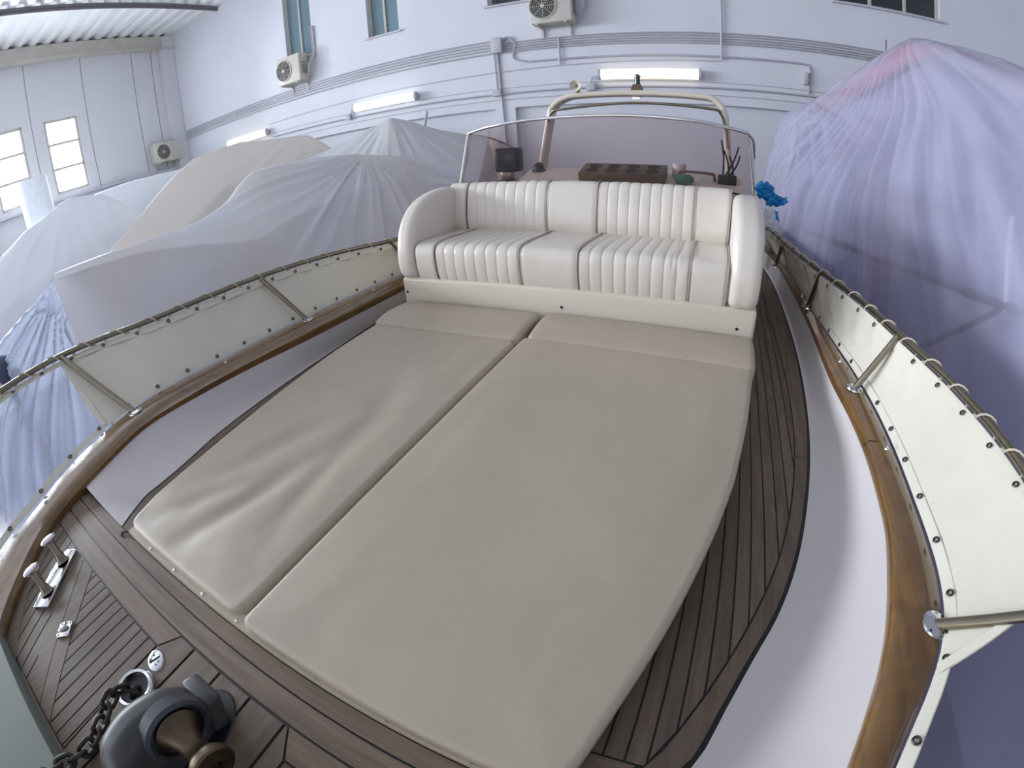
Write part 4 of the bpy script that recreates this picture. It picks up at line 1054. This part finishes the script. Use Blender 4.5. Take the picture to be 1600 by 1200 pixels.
MB().lathe([(.185, .0), (.18, .004), (0, .005)], Matrix.Diagonal((.5, .93, 1, 1)), 40).out('base_gasket', M['dark'], wl)

ch = tagset(empty('anchor_chain', (0, 0, 0)), 'heavy galvanised chain running forward from the windlass', 'chain')
path = crom([(-.195, -.150, zf - .01), (-.185, -.165, zf + .045), (-.175, -.20, zf + .065), (-.165, -.28, zf + .035), (-.160, -.36, zf + .022), (-.150, -.46, zf + .068), (-.14, -.60, zf + .07)], 200)
d = 0; last = path[0]; k = 0; nxt = 0
for i in range(1, len(path)):
    d += (path[i] - last).length; last = path[i]
    if d >= nxt:
        tg = (path[min(i + 1, 199)] - path[i - 1]).normalized()
        q = Vector((1, 0, 0)).rotation_difference(tg).to_matrix().to_4x4() @ Matrix.Rotation(PI / 2 * (k % 2) + .4, 4, 'X')
        ring = []
        for j in range(18):
            a = 2 * PI * j / 18; ring.append(Vector((.017 * math.copysign(abs(math.cos(a)) ** .8, math.cos(a)) + (.008 if math.cos(a) > 0 else -.008), .017 * math.sin(a), 0)))
        MB().tube([(Matrix.Translation(path[i]) @ q) @ v for v in ring], .0065, 7, closed=True).out('link', M['chain'], ch)
        nxt += .036; k += 1

# ------------------------------------------------------------------ wrapped boats around us
F_BLUE = film('film_blue', (226, 230, 244), alpha=.86, tint=(216, 212, 232), rough=.3, bump=.25, bscale=5)
F_GREY = film('film_grey', (204, 200, 208), alpha=.9, rough=.4, bump=.18, bscale=5)
F_BEIGE = film('film_beige', (242, 234, 226), alpha=.97, rough=.6, bump=.12, bscale=4, transl=.15)
F_RIGHT = film('film_right', (200, 202, 228), alpha=.50, rough=.2, bump=.3, bscale=7, tint=(206, 200, 224), transl=.2)
F_CLEAR = film('film_clear', (216, 226, 246), alpha=.62, rough=.2, bump=.6, bscale=22, tint=(196, 206, 236))
def lins(pts, n):
    pts = [Vector(p) for p in pts]; m = len(pts); out = []
    for k in range(n):
        t = k / (n - 1) * (m - 1); i = min(int(t), m - 2); u = t - i
        out.append(pts[i].lerp(pts[i + 1], u))
    return out
def surf2(ctrl, nu, nv, su, sv):
    """su / sv: 1 = smooth, 0 = creased at the control lines"""
    fv = lambda r: [a.lerp(b, sv) for a, b in zip(lins(r, nv), crom(r, nv))]
    rows = [fv(r) for r in ctrl]
    fu = lambda r: [a.lerp(b, su) for a, b in zip(lins(r, nu), crom(r, nu))]
    cols = [fu([rows[i][j] for i in range(len(rows))]) for j in range(nv)]
    return [[cols[j][i] for j in range(nv)] for i in range(nu)]
def cover(name, ctrl, nu, nv, m, parent, folds=(), wrinkle=.02, wf=1.3, seed=0, su=1.0, sv=1.0):
    P = surf2([[Vector(p) for p in r] for r in ctrl], nu, nv, su, sv)
    Q = []; G_ = []; cen = Vector((0, 0, 0))
    for r in P:
        for q in r: cen += q / (nu * nv)
    cen.z = min(cen.z, -1.0)
    for i in range(nu):
        row = []
        for j in range(nv):
            a = P[min(i + 1, nu - 1)][j] - P[max(i - 1, 0)][j]; b = P[i][min(j + 1, nv - 1)] - P[i][max(j - 1, 0)]
            n = a.cross(b); n = n.normalized() if n.length > 1e-9 else Vector((0, 0, 1))
            p = P[i][j]
            if n.dot(p - cen) < 0: n = -n
            d = wrinkle * noise.fractal(p * wf + Vector((seed, 0, 0)), 1, 2, 3); ga = 0
            for (ap, axu, axv, freq, amp, r0, r1) in folds:
                w = p - Vector(ap); u = w.dot(Vector(axu)); v = w.dot(Vector(axv)); L_ = math.hypot(u, v)
                an = math.atan2(u, v)
                f = max(0, 1 - abs(noise.noise(Vector((an * freq, L_ * .22, seed + 3)))) * 4.5)
                f2 = max(0, 1 - abs(noise.noise(Vector((an * freq * 2.6, L_ * .35, seed + 8)))) * 4)
                k = min(1, L_ / r0) * max(0, 1 - max(0, L_ - r1 * .35) / r1)
                k2 = max(0, 1 - max(0, L_ - r1 * .5) / r1)
                d += amp * k * (f + .4 * f2); ga = max(ga, k2 * min(1, f + .45 * f2))
            row.append(p + n * d); G_.append(ga)
        Q.append(row)
    mb = MB().grid(Q)
    o = mb.out(name, m, parent, True, False)
    at = o.data.attributes.new('gather_streak', 'FLOAT', 'POINT'); at.data.foreach_set('value', G_)
    return o, P

# right-hand boat
RC = [
 [(4.6, 8.45, -2.7), (3.6, 8.5, .2), (2.0, 8.32, .62), (1.72, 8.3, .0), (1.60, 8.2, -.7), (1.62, 8.0, -2.7)],
 [(4.8, 8.2, -2.7), (3.9, 8.2, .3), (2.19, 7.85, .71), (1.90, 7.6, .1), (1.74, 7.3, -.6), (1.72, 7.2, -2.7)],
 [(5.0, 7.6, -2.7), (4.2, 7.5, .5), (2.43, 7.37, .93), (2.14, 7.0, .2), (1.92, 6.5, -.6), (1.87, 6.3, -2.7)],
 [(5.5, 6.9, -2.7), (4.8, 6.8, .8), (2.84, 6.36, 1.34), (2.52, 6.2, .5), (2.18, 5.6, -.5), (2.05, 5.4, -2.7)],
 [(5.8, 6.2, -2.7), (5.0, 6.1, .9), (3.04, 5.90, 1.50), (2.75, 5.4, .6), (2.40, 4.6, -.4), (2.2, 4.2, -2.7)],
 [(6.0, 5.2, -2.7), (5.2, 5.1, .8), (3.26, 4.95, 1.28), (3.0, 4.4, .6), (2.58, 3.6, -.4), (2.35, 3.2, -2.7)],
 [(6.1, 4.2, -2.7), (5.4, 4.0, .5), (3.46, 4.05, 1.03), (3.12, 3.3, .4), (2.70, 2.6, -.4), (2.45, 2.0, -2.7)],
 [(6.1, 2.5, -2.7), (5.6, 2.4, .2), (3.7, 2.4, .62), (3.3, 1.9, .1), (2.86, 1.4, -.5), (2.60, .9, -2.7)],
 [(6.0, .6, -2.7), (5.5, .5, -.1), (3.8, .4, .2), (3.45, .2, -.2), (3.05, .0, -.7), (2.8, -.2, -2.7)]]
rb = tagset(empty('plastic_cover', (0, 0, 0)), 'tall milky plastic cover over the boat on the right, reddish at its peak', 'cover')
o, RQ = cover('sheet', RC, 260, 260, F_RIGHT, rb, folds=[((3.02, 5.98, 1.60), (0, 1, 0), (0, 0, -1), 5.0, .024, 1.2, 4.6), ((2.19, 7.85, .85), (0, 1, 0), (0, 0, -1), 3.5, .02, .5, 2.2)], wrinkle=.016, seed=2, su=.12, sv=.6)
# the boat that the film hides: canopy, hull and rail
inner = tagset(empty('covered_boat', (0, 0, 0)), 'boat showing faintly through the plastic on the right, red canopy and grey rail', 'boat')
me_r = o.data
flat_ = [p for r in RQ for p in r]; nv_ = len(RQ[0])
bvh = BVHTree.FromPolygons(flat_, [(i * nv_ + j, (i + 1) * nv_ + j, (i + 1) * nv_ + j + 1, i * nv_ + j + 1) for i in range(len(RQ) - 1) for j in range(nv_ - 1)])
def under(y, z, off=.045):
    h = bvh.ray_cast(Vector((0.9, y, z)), Vector((1, 0, 0)))
    return Vector((h[0].x + off, y, z)) if h[0] else Vector((3, y, z))
def inset_rows(ctrl, d, cols, rows=None):
    out = []
    for r in (ctrl if rows is None else ctrl[rows[0]:rows[1]]):
        row = []
        for k in cols:
            p = Vector(r[k]); c = Vector((4.2, p.y, -.8)); v = (c - p); row.append(p + v.normalized() * d)
        out.append(row)
    return out
m_red = mat('canopy_red', (230, 22, 42), .6)
P = surf([[Vector(r[1]).lerp(Vector(r[2]), .55) + Vector((.05, 0, -.06)), Vector(r[2]) + Vector((.06, 0, -.06)), Vector(r[2]).lerp(Vector(r[3]), w_) + Vector((.09, 0, -.04))] for r, w_ in zip(RC[1:6], (.10, .22, .38, .22, .05))], 40, 14)
MB().grid(P).out('red_canopy', m_red, inner, True, False)
P = surf(inset_rows(RC, .35, (1, 2, 3, 4, 5)), 50, 30)
MB().grid(P).out('hull_and_cabin', mat('inner_lilac', (176, 170, 204), .7, var=.16, scale=.8), inner, True, False)
rp = [under(y, z) for (y, z) in ((6.6, -1.02), (5.8, -.96), (5.0, -.90), (4.2, -.83), (3.6, -.76), (3.0, -.68), (2.5, -.60), (2.1, -.54), (1.6, -.48))]
MB().tube(crom(rp, 60), .030, 10).out('rail', mat('rail_grey', (40, 44, 56), .4), inner)
MB().tube(crom([under(2.72, -.64), under(2.95, -.86), under(3.25, -1.12), under(3.5, -1.35)], 20), .022, 10).out('rail_brace', mat('rail_grey2', (44, 48, 60), .4), inner)
MB().tube(crom([under(3.05, -.15), under(2.85, -.40), under(2.68, -.66)], 16), .022, 8).out('strap', M['foam'], inner)
MB().box((3.4, 7.2, .2), (.02, .02, .02)).out('aerial', M['dark'], inner) if False else None
MB().tube([(2.86, 6.3, 1.30), (2.86, 6.3, 1.52)], .006, 6).out('aerial', M['dark'], inner)

# left, nearest boat
LC = [
 [(-3.20, .78, -2.2), (-3.25, .80, -1.1), (-3.30, .82, -.30), (-3.48, .88, -.275), (-5.5, 1.0, -2.2)],
 [(-3.20, 1.55, -2.2), (-3.35, 1.6, -1.1), (-3.45, 1.65, -.37), (-3.72, 1.76, -.30), (-6.0, 1.8, -2.2)],
 [(-3.15, 2.3, -2.2), (-3.32, 2.3, -1.2), (-3.45, 2.28, -.50), (-3.95, 2.40, -.32), (-6.2, 2.5, -2.2)],
 [(-3.10, 3.1, -2.2), (-3.28, 3.0, -1.3), (-3.52, 2.95, -.64), (-4.28, 3.14, -.23), (-6.4, 3.1, -2.2)],
 [(-3.10, 3.9, -2.2), (-3.30, 3.8, -1.3), (-3.66, 3.7, -.55), (-4.44, 3.80, .07), (-6.5, 3.8, -2.2)],
 [(-3.10, 4.9, -2.2), (-3.30, 4.85, -1.2), (-3.72, 4.85, -.45), (-4.36, 4.87, .09), (-6.5, 4.9, -2.2)],
 [(-2.90, 5.9, -2.2), (-3.10, 5.8, -1.2), (-3.52, 5.7, -.45), (-4.04, 5.57, .03), (-6.4, 5.7, -2.2)],
 [(-2.70, 6.9, -2.2), (-2.80, 6.9, -1.2), (-3.0, 6.9, -.7), (-3.35, 6.8, -.30), (-6.0, 6.9, -2.2)],
 [(-2.40, 8.2, -2.2), (-2.5, 8.2, -1.3), (-2.6, 8.2, -.8), (-2.9, 8.2, -.40), (-5.5, 8.2, -2.2)]]
lb = tagset(empty('plastic_cover', (0, 0, 0)), 'nearest plastic boat cover on the left, folds fanning from its peak', 'cover')
o, LQ = cover('sheet', LC, 240, 200, film('film_left', (240, 240, 244), alpha=.90, rough=.35, bump=.15, bscale=5, tint=(240, 234, 230), transl=.15), lb, folds=[((-4.04, 5.57, .10), (0, 1, 0), (.7, 0, -.7), 4.5, .04, .6, 2.4)], wrinkle=.012, seed=5, su=.9, sv=.12)
FL = [[(-3.30, .82, -.30), (-3.27, .80, -1.1), (-3.22, .78, -2.7)],
      [(-3.9, .52, -.52), (-3.72, .35, -1.2), (-3.5, .22, -2.7)],
      [(-4.6, .18, -.76), (-4.4, -.05, -1.4), (-4.2, -.2, -2.7)],
      [(-5.8, -.15, -1.0), (-5.4, -.4, -1.7), (-5.2, -.6, -2.7)]]
cover('front_flap', FL, 90, 90, F_CLEAR, lb, folds=[((-3.30, .82, -.30), (-1, 0, 0), (0, 0, -1), 7.0, .05, .4, 4.0)], wrinkle=.02, seed=6)
fe = tagset(empty('fender', (0, 0, 0)), 'dark round fender behind the clear plastic flap at the far left', 'fender')
crumple((-4.15, .22, -.90), .15, 1, (1, 1, 1), .05).out('ball', mat('fender_navy', (70, 76, 104), .5), fe)
MB().lathe([(0, .02), (.06, .018), (.075, .005), (.07, 0)], Matrix.Translation((-4.05, .12, -1.0)) @ Matrix.Rotation(PI / 2, 4, 'Y')).out('end_cap', M['cloth'], fe)
MB().tube([(-4.15, .22, -1.0), (-4.16, .22, -2.75)], .03, 8).out('hanging_pole', M['steel'], fe)

# translucent tent with a pole
T2 = [
 [(-7.0, 6.9, -2.2), (-6.8, 6.5, -.4), (-6.6, 6.2, .08), (-6.2, 5.9, -.3), (-6.0, 5.8, -2.2)],
 [(-6.2, 7.6, -2.2), (-5.9, 7.3, -.2), (-5.57, 6.74, .33), (-5.2, 6.4, -.2), (-5.1, 6.3, -2.2)],
 [(-5.2, 8.2, -2.2), (-5.0, 7.9, -.1), (-4.70, 7.07, .66), (-4.4, 6.8, -.1), (-4.3, 6.7, -2.2)],
 [(-4.4, 8.5, -2.2), (-4.2, 8.3, -.1), (-3.98, 7.6, .32), (-3.7, 7.3, -.2), (-3.6, 7.2, -2.2)],
 [(-3.4, 8.6, -2.2), (-3.2, 8.5, -.3), (-3.0, 8.2, .0), (-2.8, 8.0, -.3), (-2.7, 7.9, -2.2)]]
tb = tagset(empty('plastic_cover', (0, 0, 0)), 'grey translucent tent cover with a pole, left of the windscreen', 'cover')
cover('sheet', T2, 120, 120, film('film_tent', (226, 226, 228), alpha=.78, rough=.3, transl=.2, bump=.2, bscale=5), tb, folds=[((-4.7, 7.07, .76), (1, .3, 0), (0, 0, -1), 4, .02, .5, 2)], seed=11, su=.1, sv=.2)
MB().tube([(-4.72, 7.10, .60), (-4.74, 7.15, -2.7)], .03, 8).out('pole', M['steel'], tb)
MB().tube([(-4.66, 7.9, .0), (-4.22, 7.55, .70)], .022, 8).out('boom', M['conduit'], tb)

# tall beige cover
BC = [
 [(-8.0, 2.2, -2.2), (-7.2, 2.1, -1.2), (-6.55, 2.0, -.80), (-6.25, 2.0, -1.3), (-6.0, 2.0, -2.2)],
 [(-9.0, 2.6, -2.2), (-8.0, 2.6, -1.0), (-7.05, 2.58, -.47), (-6.6, 2.6, -1.0), (-6.2, 2.6, -2.2)],
 [(-9.8, 3.9, -2.2), (-9.2, 3.9, -.6), (-7.84, 3.87, .10), (-7.1, 4.0, -.55), (-6.6, 4.0, -2.2)],
 [(-10.2, 5.1, -2.2), (-9.6, 5.1, -.1), (-8.33, 5.10, .68), (-7.4, 5.2, -.05), (-6.85, 5.2, -2.2)],
 [(-10.2, 6.3, -2.2), (-9.6, 6.3, .1), (-8.2, 6.24, .82), (-7.35, 6.3, .15), (-6.95, 6.3, -2.2)],
 [(-10.0, 7.4, -2.2), (-9.0, 7.4, .1), (-7.3, 7.38, .70), (-6.9, 7.3, .15), (-6.75, 7.3, -2.2)],
 [(-9.8, 8.2, -2.2), (-8.8, 8.1, -.2), (-6.95, 7.85, .25), (-6.6, 7.7, -.2), (-6.5, 7.6, -2.2)]]
bb = tagset(empty('boat_cover', (0, 0, 0)), 'tall beige boat cover behind the nearest one on the left', 'cover')
cover('sheet', BC, 120, 120, F_BEIGE, bb, folds=[((-7.3, 7.38, .9), (0, 1, 0), (0, 0, -1), 3, .03, 1, 3)], wrinkle=.03, wf=.8, seed=21, su=.15, sv=.15)
# leftmost bluish-white cover
WC = [
 [(-11.2, -1.2, -2.2), (-10.6, -1.2, -1.2), (-9.4, -1.2, -.75), (-8.6, -1.2, -1.3), (-8.0, -1.2, -2.2)],
 [(-11.4, .3, -2.2), (-10.8, .3, -.8), (-9.5, .3, -.28), (-8.7, .3, -.9), (-8.1, .3, -2.2)],
 [(-11.5, 1.2, -2.2), (-11.0, 1.2, -.6), (-9.6, 1.2, .07), (-8.8, 1.3, -.7), (-8.2, 1.3, -2.2)],
 [(-11.4, 2.8, -2.2), (-11.0, 2.8, -.2), (-9.77, 2.83, .65), (-8.9, 2.8, -.3), (-8.35, 2.8, -2.2)],
 [(-11.4, 3.5, -2.2), (-11.0, 3.5, -.2), (-9.60, 3.52, .50), (-8.9, 3.4, -.3), (-8.4, 3.4, -2.2)],
 [(-11.4, 4.8, -2.2), (-10.9, 4.8, -.8), (-10.1, 4.7, -.25), (-9.6, 4.6, -.7), (-9.4, 4.6, -2.2)]]
wb = tagset(empty('boat_cover', (0, 0, 0)), 'bluish white boat cover at the far left below the windows', 'cover')
cover('sheet', WC, 110, 110, film('film_white', (238, 242, 248), alpha=.97, rough=.5, transl=.2, bump=.12, bscale=3), wb, folds=[((-9.77, 2.83, .85), (0, 1, 0), (0, 0, -1), 3.5, .03, 1, 3)], wrinkle=.02, wf=.7, seed=31, su=.2, sv=.3)
PC = [
 [(-12.6, 3.4, -2.2), (-12.2, 3.4, -.2), (-11.7, 3.4, .50), (-11.3, 3.4, -.1), (-11.1, 3.4, -2.2)],
 [(-12.6, 4.2, -2.2), (-12.2, 4.2, .2), (-11.5, 4.2, .68), (-11.1, 4.2, .2), (-10.9, 4.2, -2.2)],
 [(-12.6, 6.0, -2.2), (-11.8, 6.0, .2), (-11.0, 6.0, .70), (-10.6, 6.0, .2), (-10.5, 6.0, -2.2)],
 [(-12.4, 7.5, -2.2), (-11.8, 7.5, .1), (-11.0, 7.5, .60), (-10.6, 7.5, .1), (-10.5, 7.5, -2.2)]]
pb = tagset(empty('boat_cover', (0, 0, 0)), 'pale blue rounded cover showing behind the leftmost one', 'cover')
cover('sheet', PC, 60, 60, film('film_pale', (236, 240, 244), alpha=.97, rough=.5, transl=.2, bump=.1, bscale=3), pb, wrinkle=.02, seed=41)
fr = tagset(empty('foam_roll', (0, 0, 0)), 'white foam roll standing upright in front of the windows', 'roll')
Mx = Matrix.Translation((-10.95, 2.25, FLOOR)) @ Matrix.Rotation(-.05, 4, 'X') 
Mx = Matrix.Translation((-12.2, 2.78, FLOOR)) @ Matrix.Rotation(.02, 4, 'X')
MB().lathe([(.10, 0), (.38, 0), (.39, .02), (.39, 4.26), (.36, 4.30), (.10, 4.30), (.10, 0)], Mx, 40).out('roll', M['foam'], fr)
bn = tagset(empty('workbench', (0, 0, 0)), 'dark bench by the left wall below the windows', 'bench')
MB().box((-13.0, .9, -.02), (.8, 1.6, .05), bev=.01).out('top', M['ac_dark'], bn)
for a in (-.35, .35):
    for b in (-.7, .7): MB().box((-13.0 + a, .9 + b, -1.42), (.06, .06, 2.76)).out('leg', M['ac_dark'], bn)
for k, (x, y, r) in enumerate(((-12.95, .75, .17), (-12.95, 1.25, .19))):
    t = tagset(empty('tyre', (0, 0, 0)), 'small black tyre on the bench, %s' % ('nearer the edge of the picture' if k == 0 else 'nearer the foam roll'), 'tyre', 'tyres on the bench')
    MB().tube([(x + .05, y + r * math.cos(2 * PI * j / 28), .005 + r + .05 + r * math.sin(2 * PI * j / 28)) for j in range(28)], .055, 10, closed=True).out('tread', M['dark'], t)
    MB().lathe([(0, .02), (r * .7, .02), (r * .75, -.02), (0, -.02)], Matrix.Translation((x + .05, y, .055 + r)) @ Matrix.Rotation(PI / 2, 4, 'Y')).out('hub', M['ac'], t)
